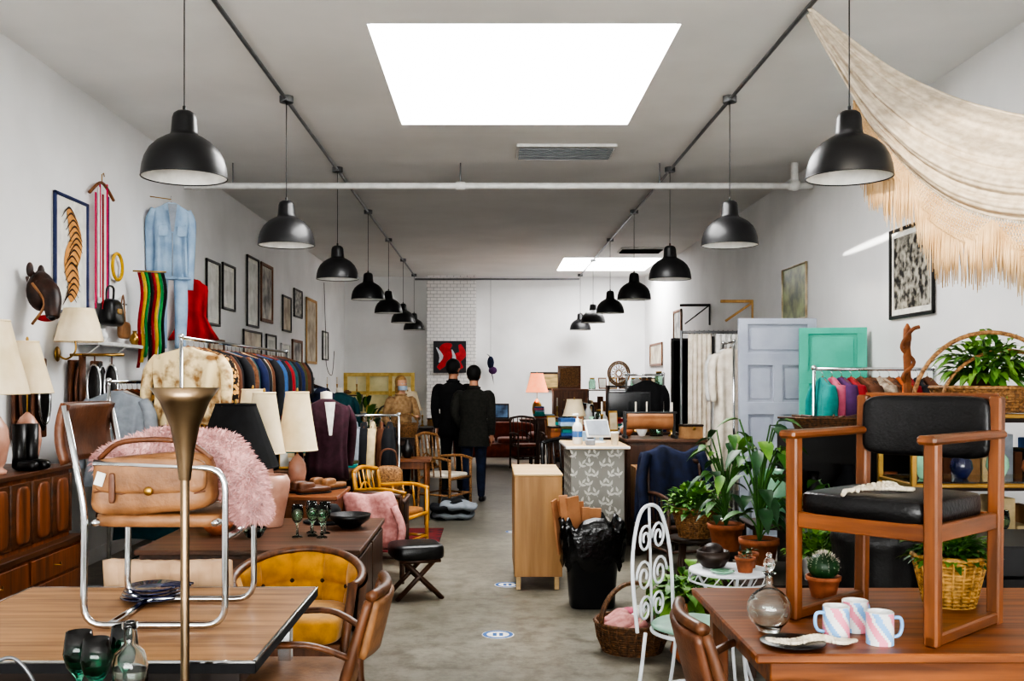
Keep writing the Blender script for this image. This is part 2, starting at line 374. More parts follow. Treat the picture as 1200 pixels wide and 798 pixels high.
def rack(p0,p1,h,name='clothes_rack'):
    p0=V((*p0,0));p1=V((*p1,0)); d=(p1-p0).normalized(); n=V((-d.y,d.x,0)); b=B(name)
    b.tube([p0+V((0,0,h)),p1+V((0,0,h))],.014,CHROME,12)
    for p in(p0,p1):
        b.tube([p+V((0,0,.07)),p+V((0,0,h+.02))],.014,CHROME,12); b.ell(p+V((0,0,h+.01)),(.045,.045,.045),CHROME)
        b.tube([p+n*.25+V((0,0,.07)),p-n*.25+V((0,0,.07))],.013,CHROME,10)
        for s in(-1,1): b.ell(p+n*.25*s+V((0,0,.03)),(.03,.05,.06),BLACK); b.tube([p+n*.25*s+V((0,0,.05)),p+n*.25*s+V((0,0,.08))],.008,CHROME,8)
    b.tube([p0+V((0,0,.18)),p1+V((0,0,.18))],.011,CHROME,10); b.done()
def clothes(p0,p1,z,items,w=.48,name='hanging_clothes',yaw=None):
    b=B(name); n=len(items); d=V((p1[0]-p0[0],p1[1]-p0[1])); a=atan2(d.y,d.x)+pi/2 if yaw is None else yaw
    for i,it in enumerate(items):
        t=(i+.5)/n; m,L=it[0],it[1]
        garment(b,(p0[0]+d.x*t,p0[1]+d.y*t,z-.03),a+R.uniform(-.16,.16),w*R.uniform(.85,1.12),L,m,it[2] if len(it)>2 else R.uniform(.024,.04),lap=it[3] if len(it)>3 else None,fl=R.uniform(0,.1))
    return b.done()
C={k:cloth(h) for k,h in dict(wh='#dfddd8',gr='#9097a0',br='#5c3722',bl='#2f5485',te='#18464d',dk='#1a1b20',rs='#8f3c1a',ol='#43431f',cr='#d4be92',pk='#ba5a72',pu='#4c2856',rd='#901820',nv='#152048',tl='#20807b',yl='#c99e24',lb='#93afcb',og='#b5541c').items()}
rack((-2.8,7.3),(-2.8,8.75),1.57)
clothes((-2.8,7.4),(-2.8,8.7),1.57,[(C['gr'],.75,.05),(C['wh'],.7),(C['br'],1.0),(C['rs'],.9),(C['dk'],1.1),(C['bl'],1.0),(C['te'],1.25),(C['nv'],1.2),(C['br'],1.0),(C['bl'],1.1),(C['og'],.9),(C['dk'],1.1)])
rack((-2.3,7.4),(-2.3,11.2),1.9)
it=[(FURC,.62,.09),(LEOP,1.15,.07),(C['br'],1.1),(LEOP,1.1,.05),(BLKC,1.2,.05),(C['dk'],1.1),(FURB,.9,.06),(C['lb'],.9),(C['te'],1.0),(C['nv'],.8),(C['dk'],1.2),(C['cr'],1.1),(C['br'],1.1),(C['dk'],1.0),(C['rs'],.9),(C['bl'],.9),(C['dk'],1.2),(C['rd'],1.0),(C['te'],1.0),(C['gr'],1.1),(C['dk'],1.1),(C['nv'],1.0),(C['ol'],.9),(C['dk'],1.2),(C['br'],1.0),(C['dk'],1.1)]
clothes((-2.3,7.5),(-2.3,11.15),1.9,it,.5)
rack((-1.75,10.3),(-.95,10.3),1.22)
clothes((-1.7,10.3),(-1.0,10.3),1.22,[(C['dk'],.7),(C['wh'],.6),(BLKC,.75),(C['gr'],.6),(C['dk'],.8),(C['cr'],.6),(C['br'],.7),(C['dk'],.7)],.4)
rack((-2.6,12.2),(-2.6,14.6),1.6)
clothes((-2.6,12.3),(-2.6,14.5),1.6,[(C[k],R.uniform(.8,1.1)) for k in ('dk','nv','br','dk','ol','te','dk','gr','dk','rs','nv','dk','br','dk')])
rack((2.55,7.85),(3.5,7.85),1.67)
clothes((2.58,7.85),(3.48,7.85),1.67,[(C['tl'],.9),(C['pk'],.9),(C['pu'],1.0),(C['rd'],.9),(C['br'],.9),(FURB,.9,.06),(FURG,.9,.07),(FURB,.8,.06),(C['og'],.9),(C['rd'],1.0),(C['dk'],1.0),(C['br'],1.0)],.46)
# ---------------------------------------------------------------- sideboard left
b=B('sideboard'); x1=-2.93
b.bx(XL+.02,x1,4.6,6.92,.5,.97,CHER); b.bx(XL+.02,x1+.03,4.55,6.95,.97,1.0,CHERd)
b.bx(XL+.02,x1+.06,4.55,6.97,.08,.5,CHER); b.bx(XL+.02,x1+.08,4.52,6.99,.47,.51,CHERd); b.bx(XL+.05,x1,4.6,6.9,0,.08,CHERd)
y=4.65
while y<6.8:
    b.bx(x1,x1+.012,y,y+.25,.54,.94,CHERd); b.sup((x1+.015,y+.125,.74),(.035,.16,.36),CHER,.4); b.cyl((x1+.01,y+.265,.54),(x1+.01,y+.265,.94),.012,CHERd,seg=8); y+=.285
for y0,y1 in ((4.6,5.35),(5.4,6.15),(6.2,6.93)):
    b.bx(x1+.06,x1+.075,y0,y1,.13,.28,CHER); b.bx(x1+.06,x1+.075,y0,y1,.3,.45,CHER)
    for z in (.2,.375): b.tube([(x1+.075,(y0+y1)/2-.05,z),(x1+.1,(y0+y1)/2,z-.01),(x1+.075,(y0+y1)/2+.05,z)],.005,BRASS,6)
b.done()
def tlamp(loc,hb,rb,shade,sb,st,rbs,rts,body,name='table_lamp',pl=24):
    b=B(name); b.lathe([(rb*.8,0),(rb*.85,.02),(rb*.6,.04),(rb*.8,hb*.2),(rb,hb*.5),(rb*.9,hb*.75),(rb*.5,hb*.93),(rb*.2,hb),(.01,hb+.01)],body)
    b.cyl((0,0,hb),(0,0,st-.02),.006,BRASS,seg=8)
    b.lathe([(rbs,sb),((rbs+rts)/2*.985,(sb+st)/2),(rts,st)],shade,seg=pl*2,rip=.04,cap=False)
    for r,z in((rbs,sb),(rts,st)): b.tube([(r*1.01*cos(a*pi/24),r*1.01*sin(a*pi/24),z) for a in range(48)],.007,shade,6,True)
    b.ell((0,0,st+.015),(.02,.02,.04),BRASS)
    for a in range(3): b.tube([(0,0,st-.02),(rts*cos(a*2.1),rts*sin(a*2.1),st-.01)],.002,BRASS,5)
    return b.done(loc)
tlamp((-3.08,6.15,1.0),.38,.1,CREAM,.5,.95,.21,.1,PCER)
tlamp((-3.1,6.66,1.0),.36,.09,CREAM,.5,.84,.16,.07,PCER)
def vase(loc,h,r,m,name='vase'):
    b=B(name); b.lathe([(r*.5,0),(r*.6,.01),(r,h*.35),(r*.9,h*.6),(r*.35,h*.85),(r*.45,h),(r*.38,h-.005),(r*.28,h*.85),(r*.3,h*.6)],m,cap=True); return b.done(loc)
vase((-3.0,5.8,1.0),.2,.05,BLK)
b=B('leather_boot_pair')
for dx in (0,.1):
    b.lathe([(.045,0.03),(.04,.1),(.045,.3),(.04,.3)],BLK,(dx,0,0)); b.sup((dx+.0,-.05,.035),(.08,.2,.07),BLK,.7)
b.done((-3.04,6.42,1.0),rz=1.2)
b=B('wall_sconce'); b.ell((.01,0,-.1),(.03,.1,.12),BRASS); b.tube(cr([(0,0,-.1),(.08,0,-.14),(.15,0,-.08),(.15,0,.02)],6),.008,BRASS)
b.lathe([(.18,.0),(.15,.13),(.11,.26)],CREAM,(.18,0,0),seg=56,rip=.035,cap=False)
b.tube([(.18+.182*cos(a*pi/16),.182*sin(a*pi/16),0) for a in range(32)],.005,CREAM,5,True); b.done((XL+.02,7.86,1.89))
b=B('wall_shelf'); b.bx(XL,XL+.18,8.3,9.9,1.88,1.91,PIPE)
for y in (8.4,9.0,9.75): b.tube([(XL+.01,y,1.75),(XL+.02,y,1.78),(XL+.15,y,1.88)],.008,PIPE,6)
b.done()
for y,m,hh,r in ((8.45,CBLUE,.14,.05),(8.62,WCER,.12,.05),(9.4,BRASS,.14,.05),(9.62,TERR,.12,.06),(9.8,BLK,.15,.04)): vase((XL+.09,y,1.91),hh,r,m)
b=B('leather_tack_display')
for i,(y,zc) in enumerate(((7.2,1.45),(7.5,1.45),(8.15,1.5),(8.6,1.5))):
    b.bx(XL+.03,XL+.06,y-.11,y+.11,1.15,1.75,TANb,.01); b.sup((XL+.08,y,zc),(.05,.16,.5),FRAMEB,1)
    b.tube([(XL+.09,y+.09*cos(a*pi/12),zc+.2*sin(a*pi/12)) for a in range(24)],.012,CHROME if i%2 else TANb,6,True)
b.done()
b=B('leather_tack_display')
for i,dx in enumerate((0,.14)):
    b.sup((dx,0,0),(.1,.03,.36),FRAMEB,1); b.tube([(dx+.055*cos(a*pi/12),-.01,.18*sin(a*pi/12)) for a in range(24)],.01,CHROME,6,True)
    b.tube([(dx,0,.18),(dx,0,.26)],.006,TANb,6)
b.tube([(-.1,0,.26),(.24,0,.26)],.012,BRASS); b.tube([(-.1,0,.26),(-.1,0,-.4)],.03,TANb,8,fl=.3); b.tube([(-.1,0,.26),(-.2,0,.26)],.012,BRASS); b.done((XL+.22,8.12,1.53))
b=B('carved_animal_mask')
b.ell((.12,0,0),(.2,.2,.3),MASK); b.tube(cr([(.1,0,.05),(.2,-.04,-.02),(.24,-.08,-.13),(.25,-.1,-.2)],5),[.09,.08,.06,.045],MASK,12); b.ell((.25,-.11,-.2),(.05,.08,.05),BLK)
b.ell((.16,0,-.2),(.14,.1,.05),RED)
for s in(-1,1): b.ell((.08,s*.09,.15),(.05,.06,.11),MASK); b.ell((.2,s*.055,.02),(.03,.035,.03),PAPER); b.ell((.213,s*.055,.02),(.015,.018,.018),BLK)
for i in range(30): b.leaf((.05+R.random()*.08,R.uniform(-.1,.1),.1),(R.uniform(-.2,.3),R.uniform(-.8,.8),R.uniform(-.2,1)),.09,.025,MASK)
b.tube(cr([(.1,-.1,.05),(.2,-.12,-.1),(.1,-.1,-.25)],5),.01,TAN,6); b.done((XL+.01,7.35,2.24))
def frame(side,y0,y1,z0,z1,fm,am,t=.025,mat=.0,name='framed_picture',extra=None):
    b=B(name); w=y1-y0;h=z1-z0
    b.bx(0,.012,-w/2,w/2,0,h,PAPER,.001)
    b.bx(.012,.014,-w/2+t+mat,w/2-t-mat,t+mat,h-t-mat,am,.0005)
    for (a0,a1,c0,c1) in((-w/2,w/2,0,t),(-w/2,w/2,h-t,h),(-w/2,-w/2+t,0,h),(w/2-t,w/2,0,h)): b.bx(0,.03,a0,a1,c0,c1,fm)
    if extra: extra(b,w,h)
    return b.done((XL+.006 if side<0 else XR-.006,(y0+y1)/2,z0),rz=0 if side<0 else pi)
def art(n,a,c,sc=6,k='noise',**kw): return mk('print_'+n,a,.35,c2=c,scale=sc,kind=k,coat=.3,**kw)
a1=art('pale','#e2e2da','#b5b5ad',5); a2=art('dark','#cfcabc','#22201e',4); a3=art('green','#8f9a62','#3a452c',5); a4=art('bw','#b3ae9f','#1c1b19',13,lo=.4,hi=.62,detail=12); a5=art('sepia','#cfc2a4','#8a7454',4)
OR=cloth('#d99a55'); DKL=mk('ink','#3a2a20',.8)
def spiral(b,w,h):
    Q=[(.02,-.06,.12),(.02,.03,.25),(.02,-.02,.42),(.02,.08,.58),(.02,.03,.72),(.02,-.08,.85)]
    b.rib(cr(Q,10),[.04,.11,.13,.12,.1,.03],OR,(1,0,0))
    P=cr(Q,6)
    for i in range(1,len(P)-1,2):
        p=P[i]; b.rib(cr([(.024,p.y-.14,p.z-.07),(.024,p.y,p.z+.03),(.024,p.y+.13,p.z-.03)],5),[.003,.009,.003],DKL,(1,0,0))
frame(-1,7.82,8.47,2.12,3.08,mk('navy_frame','#1c2a58',.4),PAPER,.025,extra=spiral)
for a in [(12.0,12.6,2.26,3.06,FRAMEB,a1),(12.72,13.35,2.5,3.1,FRAMEB,a1),(14.0,14.7,2.35,3.36,FRAMEB,a1),(14.85,15.65,2.47,3.36,FRAMEW,a2),(16.4,17.1,2.4,3.0,FRAMEB,a5),(17.35,18.1,2.7,3.2,FRAMEB,a4),(18.5,19.6,1.9,3.14,PINE,a5),(17.2,18.1,1.8,2.3,FRAMEW,a2),(13.8,14.9,1.95,2.3,FRAMEB,a5),(20.3,21.0,2.0,2.6,FRAMEB,a1),(15.2,15.9,1.9,2.3,FRAMEB,a1),(12.1,12.8,1.75,2.1,FRAMEW,a5),(16.3,17.0,1.75,2.2,PIPE,a1)]:
    frame(-1,*a,t=.05 if a[4] in(FRAMEW,PINE) else .03,mat=.06 if a[5]==a1 else 0)
frame(1,8.12,9.02,2.13,2.93,FRAMEB,a4,.03,.05,name='framed_poster')
frame(1,11.4,12.35,2.3,2.95,a5,a3,.015,name='canvas_painting')
frame(1,18.9,19.7,2.3,2.95,FRAMEW,a2,.05); frame(1,21.0,22.6,1.9,2.4,FRAMEW,a5,.05)
frame(1,16.2,16.9,1.9,2.3,FRAMEB,a5,.03)
b=B('ribbon_hanger'); b.at(rz=radians(-8)); b.tube(cr([(.03,-.2,-.12),(.03,0,0),(.03,.2,-.12)],6),.014,FRAMEW,8); b.tube([(.03,0,0),(.03,0,.07),(.03,.03,.09),(.03,.04,.06)],.004,BRASS,6)
pk=cloth('#c8265a')
for i in range(7): b.box((.03+.008*(i%2),-.1+i*.035,-.6+.05*(i%3)),(.006,.024,1.0),[pk,C['wh'],pk,C['rd'],C['wh'],pk,C['pu']][i],.001)
b.at(); b.done((XL+.04,8.66,3.3))
b=B('handbag'); b.sup((.08,0,.11),(.12,.3,.24),BLK,.5,fn=lambda p:V((p.x*(1.2-p.z*2),p.y*(1-p.z*.6),p.z)))
b.tube(cr([(.06,-.08,.2),(.07,-.07,.33),(.07,.07,.33),(.06,.08,.2)],6),.01,BLK); b.sup((.15,0,.12),(.02,.1,.05),BRASS,.4); b.done((XL+.02,8.8,2.07))
b=B('leather_purse'); b.sup((.08,0,.08),(.06,.24,.16),TAN,.5); b.tube(cr([(.06,-.08,.14),(.07,0,.4),(.06,.08,.14)],6),.007,TAN); b.done((XL+.02,9.1,1.96))
b=B('denim_jacket'); garment(b,(0,0,0),0,.36,.8,DENIM,.06,sle=.9,spread=-.01,lap=C['gr'],fa=1.2)
b.tube([(0,-.1,-.35),(0,-.11,-.78)],.006,C['gr'],6); b.tube([(x*.018-.18,-.085,-.8) for x in range(21)],.014,DENIM,6)
for s in(-1,1):
    b.sup((s*.09,-.085,-.33),(.09,.03,.11),DENIM,.3); b.add([(s*.01,-.09,-.06),(s*.08,-.08,-.07),(s*.07,-.1,-.14),(s*.02,-.11,-.13)],[[0,1,2,3]],DENIM)
    b.tube(cr([(s*.09,0,-.75),(s*.1,.01,-1.1),(s*.09,.02,-1.5)],5),[.085,.08,.065],C['bl'] if 0 else DENIM,12,fl=.7)
b.tube([(0,0,.0),(-.2,.03,.02)],.005,BRASS); b.done((XL+.24,10.0,3.4),rz=radians(25))
b=B('red_dress')
garment(b,(0,0,.0),0,.3,.68,RED,.06,sl=False,fl=.4,fa=1.6); b.tube([(0,0,0),(-.2,.02,.0)],.005,BRASS); b.done((XL+.26,10.7,2.7),rz=radians(15))
b=B('striped_scarf')
sc=[C['rd'],C['yl'],cloth('#1f7a3a'),BLKC,C['rd'],C['yl'],cloth('#2a8a46'),BLKC]
for i in range(8):
    xo=-.12+i*.03
    b.sheet(lambda u,v,xo=xo:(xo+u*.03+.02*sin(v*4)+.015*sin(v*9),.02*sin(v*7+xo*30),-v*(.9-.05*(i%3))),1,14,sc[i],.003)
b.tube([(-.16,0,.01),(.14,0,.01)],.008,BRASS); b.done((XL+.2,9.4,2.6) if 0 else (XL+.24,9.4,2.6),rz=radians(20))
b=B('wall_ring'); b.tube([(.02,.12*cos(a*pi/14),.12*sin(a*pi/14)) for a in range(28)],.015,C['yl'],8,True); b.done((XL+.02,9.1,2.62))
b=B('ceramic_wall_mask'); b.ell((.03,0,0),(.06,.16,.22),WCER); b.ell((.06,0,-.01),(.03,.03,.06),WCER)
for s in(-1,1): b.ell((.058,s*.035,.035),(.015,.03,.015),BLK)
b.done((XL+.01,9.2,2.25))
# ---------------------------------------------------------------- foreground table A
b=B('dining_table'); b.bx(-1.83,-.70,2.93,3.97,.725,.755,OAKT,.003)
for (x0,x1,y0,y1) in((-1.84,-.69,2.92,2.93),(-1.84,-.69,3.97,3.98),(-1.84,-1.83,2.92,3.98),(-.70,-.69,2.92,3.98)):
    b.bx(x0,x1,y0,y1,.75,.757,CHROME,.001); b.bx(x0,x1,y0,y1,.72,.749,BLKC,.001)
b.bx(-1.78,-.75,2.98,3.92,.66,.724,WALd)
for x in(-1.75,-.8):
    for y in(3.02,3.88): b.bx(x-.025,x+.025,y-.025,y+.025,0,.7,CHROME)
b.done()
b=B('cantilever_chair')
def rnd(pts,r,n=5):
    P=[V(p) for p in pts]; out=[P[0]]
    for i in range(1,len(P)-1):
        a=(P[i-1]-P[i]).normalized()*r; c=(P[i+1]-P[i]).normalized()*r
        for k in range(n+1):
            t=k/n; out.append((1-t)**2*(P[i]+a)+2*t*(1-t)*P[i]+t*t*(P[i]+c))
    out.append(P[-1]); return out
for y in (-.2,.2):
    b.tube(rnd([(-.3,y,.74),(-.23,y,.4),(-.235,y,.012),(.235,y,.012),(.235,y,.53),(-.2,y,.55)],.07),.0115,CHROME,12)
for x,z in((-.15,.012),(.2,.35),(-.2,.35)): b.tube([(x,-.2,z),(x,.2,z)],.0115,CHROME,12)
b.sup((0,0,.355),(.44,.38,.05),TAN,.3)
b.sheet(lambda u,v:(-.28-.02*sin(pi*v)-.04*sin(pi*u)-.0,-.2+.4*u,.55+.19*v),12,10,TANb,.03)
b.tube([(.235,-.2,.3),(.235,.2,.3)],.0115,CHROME,12)
b.done((-1.115,3.5,.757))
b=B('tan_handbag')
b.sup((0,0,.1),(.4,.12,.2),TAN,.4,26,14,fn=lambda p:V((p.x*(1-.5*p.z),p.y*(1-2*p.z)+.008*sin(p.x*40),p.z+.01*sin(p.x*9))))
b.sup((0,-.055,.13),(.38,.03,.12),TAN,.4); b.tube(cr([(-.19,0,.18),(-.1,-.02,.24),(.1,-.02,.24),(.19,0,.18)],6),.009,TANb,8)
b.sup((-.12,-.075,.09),(.02,.01,.1),TANb,.4); b.sup((.12,-.075,.09),(.02,.01,.1),TANb,.4); b.ell((0,-.075,.08),(.03,.015,.03),BRASS); b.box((-.16,-.075,.12),(.03,.004,.045),PAPER,.001,ry=.3)
b.tube([(x*.0185-.185,-.062,.075+.005*sin(x)) for x in range(21)],.003,TANb,5)
b.done((-1.13,3.36,1.135))
b=B('pink_sheepskin')
path=cr([(-1.37,3.52,1.26),(-1.25,3.52,1.32),(-1.08,3.54,1.335),(-.94,3.52,1.31),(-.87,3.48,1.23),(-.83,3.45,1.15),(-.82,3.44,1.1)],8)
rr=[.05,.07,.075,.075,.07,.055,.035]
b.tube(path,[r*.95 for r in rr],PINKF,14)
rp_=resamp(rr,len(path))
def ff(u,v):
    i=min(int(u*(len(path)-1)),len(path)-2); t=u*(len(path)-1)-i; c=path[i].lerp(path[i+1],t); d=(path[i+1]-path[i]).normalized()
    n=d.orthogonal().normalized(); n=Matrix.Rotation(v*2*pi,3,d)@n; return c+n*(rp_[i]*.9+.006*sin(u*30)),n
b.fur(ff,15000,.032,PINKF,.0022); b.done()
b=B('floor_lamp'); b.lathe([(.14,0),(.14,.02),(.05,.035),(.012,.06)],BRONZE); b.cyl((0,0,.05),(0,0,1.34),.0125,BRONZE)
b.lathe([(.016,1.30),(.02,1.33),(.026,1.38),(.04,1.45),(.068,1.52),(.095,1.56),(.092,1.56),(.064,1.52),(.036,1.45),(.02,1.38)],BRONZE,seg=36,cap=False); b.done((-.86,2.8,0))
b=B('side_table'); b.bx(-1.7,-.9,2.3,2.72,.7,.725,WAL)
for x in(-1.66,-.94):
    for y in(2.34,2.68): b.cyl((x,y,0),(x,y,.7),.015,WALz,.02)
b.done()
def goblet(loc,h,r,m,name='goblet'):
    b=B(name); b.lathe([(r*.85,0),(r*.8,.006),(.008,.015),(.006,h*.35),(.012,h*.42),(r*.8,h*.55),(r,h*.72),(r*.82,h),(r*.8,h),(r*.96,h*.72),(r*.75,h*.57),(.006,h*.46)],m,seg=28); return b.done(loc)
goblet((-1.075,2.6,.725),.2,.04,GLG); goblet((-1.01,2.55,.725),.195,.04,GLG); goblet((-.98,2.66,.725),.2,.038,GLG)
b=B('glass_bottle'); b.lathe([(.04,0),(.045,.01),(.045,.12),(.038,.15),(.015,.175),(.014,.21),(.02,.215),(.02,.23),(.012,.23),(.01,.17),(.034,.145),(.04,.115),(.04,.02)],GLASS); b.done((-.935,2.58,.725))
b=B('wire_bracelet'); b.tube(cr([(0,0,0.004),(.05,0,.1),(.11,0,.13),(.16,0,.08),(.17,.02,.01)],8),.005,STEEL); b.done((-1.36,2.6,.726))
b=B('stacked_plates')
for i in range(4): b.lathe([(.05,i*.012),(.07,i*.012+.003),(.12-.006*i,i*.012+.014),(.118-.006*i,i*.012+.018),(.06,i*.012+.008),(.001,i*.012+.006)],CBLUE)
for i in range(3): b.tube(cr([(.04,-.03+.02*i,.055),(.09,-.05+.03*i,.062),(.15,-.06+.03*i,.06)],4),.005,CBLUE,6)
b.done((-1.27,3.75,.757))
b=B('beige_chair'); b.sup((0,0,.42),(.46,.44,.09),BEIG,.3)
b.sheet(lambda u,v:(-.23+.46*u,.2+.04*(1-(2*u-1)**2)+.05*v+.012*abs(sin(u*pi*9)),.5+.35*v),72,8,BEIG,.05)
for x in(-.2,.2):
    for y in(-.18,.2): b.tube([(x,y,.4),(x*1.1,y*1.1,0)],.012,CHROME,10)
    b.tube([(x,.2,.4),(x,.27,.75)],.012,CHROME,10)
b.done((-1.32,4.35,0),rz=pi)
b=B('credenza'); b.bx(-2.0,-.76,5.66,6.94,.1,.59,WALz); b.bx(-2.02,-.74,5.63,6.96,.59,.62,WAL)
for i in range(3):
    z=.13+i*.15
    for x0 in (-1.96,-1.36): b.bx(x0,x0+.56,5.645,5.66,z,z+.135,WAL,.003); b.tube([(x0+.22,5.645,z+.07),(x0+.22,5.62,z+.07),(x0+.34,5.62,z+.07),(x0+.34,5.645,z+.07)],.004,BRASS,6)
for y0 in (5.7,6.32): b.bx(-.76,-.748,y0,y0+.58,.14,.56,WALz,.003)
for x in(-1.9,-.86):
    for y in(5.76,6.84): b.cyl((x,y,0),(x,y,.1),.015,WALz,.022)
b.done()
for (x,y) in((-1.185,6.1),(-1.1,6.15),(-1.03,6.08),(-1.04,6.25),(-1.13,6.28)): goblet((x,y,.62),.2,.038,GLL)
b=B('black_hat'); b.lathe([(.17,.012),(.165,.004),(.09,.01),(.085,.09),(.06,.12),(.001,.125)],BLKC,seg=32); b.lathe([(.09,.02),(.091,.045)],C['br'],cap=False); b.done((-1.1,6.75,.62))
b=B('black_bowl'); b.lathe([(.05,0),(.06,.005),(.13,.06),(.14,.09),(.13,.09),(.05,.02),(.001,.015)],BLK); b.done((-.92,6.5,.62))
tlamp((-1.72,6.72,.62),.36,.1,BLKC,.38,.8,.28,.13,BLK)
b=B('pink_ceramic_vase'); b.lathe([(.075,0),(.08,.01),(.125,.24),(.13,.3),(.11,.34),(.09,.34),(.1,.3),(.07,.02)],PCER); b.done((-1.45,6.55,.62))
b=B('wood_bowl'); b.lathe([(.04,0),(.09,.05),(.1,.07),(.09,.07),(.03,.02),(.001,.015)],TERR); b.done((-1.7,6.2,.62))
b=B('glass_dish'); b.lathe([(.04,0),(.05,.01),(.08,.06),(.075,.06),(.04,.015),(.001,.012)],GLL); b.done((-1.45,6.1,.62))
b=B('low_cabinet'); b.bx(-1.95,-1.12,7.15,7.8,.06,.72,OAKz); b.bx(-1.97,-1.1,7.12,7.83,.72,.75,OAKC)
for x in(-1.9,-1.5): b.bx(x,x+.36,7.135,7.15,.12,.68,OAKz,.003)
b.bx(-1.9,-1.17,7.2,7.75,0,.06,WALd); b.done()
tlamp((-1.66,7.3,.75),.26,.07,CREAM,.3,.74,.145,.08,PCER); tlamp((-1.48,7.62,.75),.26,.07,CREAM,.3,.74,.15,.085,PCER); tlamp((-1.82,7.62,.75),.26,.07,CREAM,.3,.76,.14,.08,PCER)
def loafers(loc,rz,m):
    b=B('loafers')
    for dx in(0,.12): b.sup((dx,0,.03),(.085,.27,.05),m,.7); b.sup((dx,.06,.05),(.075,.13,.08),m,.6); b.sup((dx,0,.006),(.09,.28,.014),BLKC,.6)
    b.done(loc,rz)
loafers((-1.3,7.32,.75),2.2,TANb); loafers((-1.2,7.62,.75),2.6,TAN)
b=B('dress_form'); b.lathe([(.17,0),(.17,.02),(.03,.04)],WALd); b.cyl((0,0,.03),(0,0,.9),.018,WALz); b.lathe([(.1,.75),(.15,.8),(.13,1.0),(.14,1.2),(.1,1.36),(.05,1.42),(.05,1.48),(.001,1.49)],CREAMC)
garment(b,(0,0,1.46),.3,.4,.72,MAROON,.13,lap=C['wh'],fa=.4); b.done((-1.42,8.6,0))
# mustard tub chair
b=B('tub_armchair')
def tub(u,v):
    a=pi*(-.12+1.24*u); hh=.2+.11*sin(pi*u)**1.5
    q=abs(sin(u*pi*7))*abs(sin(v*pi*2.0)); r=.275-.034*q**.55+.04*v; return (r*cos(a),r*sin(a)*.95,.36+v*hh)
b.sheet(lambda u,v:tub(u,v),126,28,MUST,.0)
b.sheet(lambda u,v:((.325+.03*v)*cos(pi*(-.12+1.24*u)),(.325+.03*v)*sin(pi*(-.12+1.24*u))*.95,.26+v*(.29+.11*max(0,sin(pi*u))**1.5)),40,6,CHRW)
b.tube([((.325)*cos(pi*(-.14+1.28*u/40)),.325*sin(pi*(-.14+1.28*u/40))*.95,.565+.11*max(0,sin(pi*u/40))**1.5) for u in range(41)],.024,CHRW,10,fl=.8)
for i in range(1,7):
    for v in (.5,):
        p=tub(i/7,v); b.ell(p,(.024,.024,.024),DKL)
b.sup((0,-.02,.36),(.5,.52,.15),MUST,.45,30,12)
b.tube([(.24*cos(k*pi/20),-.02+.25*sin(k*pi/20),.36) for k in range(20,41)],.008,MUST,6)
b.bx(-.25,.25,-.24,.2,.22,.3,CHRW)
for s in(-1,1): b.tube([(s*.3,-.14,.58),(s*.27,-.2,.3),(s*.25,-.22,0)],[.025,.022,.014],CHRW,10); b.tube([(s*.2,.2,.25),(s*.23,.26,0)],[.02,.014],CHRW,10)
b.done((-.98,5.05,0))
def dchair(loc,rz,m=TAN):
    b=B('dining_chair')  # faces -Y
    b.sup((0,0,.455),(.48,.46,.08),m,.35); b.bx(-.22,.22,-.21,.21,.38,.42,WALz)
    for s in(-1,1):
        b.tube([(s*.2,-.2,.42),(s*.21,-.21,0)],[.022,.016],CHRW,10)
        b.tube(cr([(s*.21,.3,0),(s*.2,.22,.42),(s*.21,.25,.6),(s*.2,.31,.8)],5),[.016,.022,.022,.016],CHRW,10)
        b.tube(cr([(s*.21,.24,.6),(s*.26,.1,.66),(s*.26,-.1,.65),(s*.24,-.18,.63)],5),.02,CHRW,10,fl=.6); b.tube([(s*.24,-.17,.63),(s*.21,-.2,.4)],.016,CHRW,8)
    b.sheet(lambda u,v:(-.19+.38*u,.26+.035*sin(pi*u)+.05*v,.6+.2*v),14,8,m,.035)
    b.tube([(-.2+.4*i/12,.315+.035*sin(pi*i/12),.815) for i in range(13)],.02,CHRW,10)
    return b.done(loc,rz)
dchair((-.74,3.72,0),-pi/2); dchair((.97,3.25,0),pi/2,TANb)
b=B('footstool'); b.sup((0,0,.34),(.38,.36,.12),BLK,.4)
for y in(-.13,.13):
    b.tube([(-.17,y,0),(.12,y,.29)],.018,WALz,8); b.tube([(.17,y,0),(-.12,y,.29)],.018,WALz,8)
b.tube([(0,-.13,.15),(0,.13,.15)],.014,WALz,8); b.tube([(-.15,-.15,.28),(.15,-.15,.28)],.014,WALz); b.done((-.55,7.3,0),rz=.3)
def fchair(loc,rz,m,cush,name,h=.8):
    b=B(name)
    for s in(-1,1):
        b.tube([(s*.24,-.22,0),(s*.24,-.22,.62)],.018,m,8); b.tube(cr([(s*.24,.24,0),(s*.24,.22,.4),(s*.23,.27,h)],5),.018,m,8)
        b.tube(cr([(s*.24,-.24,.62),(s*.27,-.05,.65),(s*.24,.24,.63)],5),.018,m,8)
        b.tube([(s*.24,-.22,.2),(s*.24,.22,.2)],.012,m,8)
        for k in range(3): b.tube([(s*.245,-.1+k*.1,.42),(s*.25,-.08+k*.1,.64)],.009,m,6)
    for y in(-.22,.22): b.tube([(-.24,y,.2),(.24,y,.2)],.012,m,8); b.tube([(-.24,y,.4),(.24,y,.4)],.018,m,8)
    b.tube(cr([(-.23,.27,h),(0,.31,h+.03),(.23,.27,h)],6),.02,m,8); b.tube([(-.23,.24,.5),(.23,.24,.5)],.014,m,8)
    for k in range(5): b.tube([(-.16+k*.08,.24,.5),(-.16+k*.08,.3,h+.01)],.009,m,6)
    b.tube(cr([(-.2,.25,.52),(0,.28,.68),(.2,.25,.52)],6),.01,m,6)
    b.sup((0,0,.43),(.46,.44,.06),cush,.35)
    return b.done(loc,rz)
fchair((-.86,8.75,0),radians(70),YLAC,cloth('#8a5a2a'),'lacquer_armchair',.78)
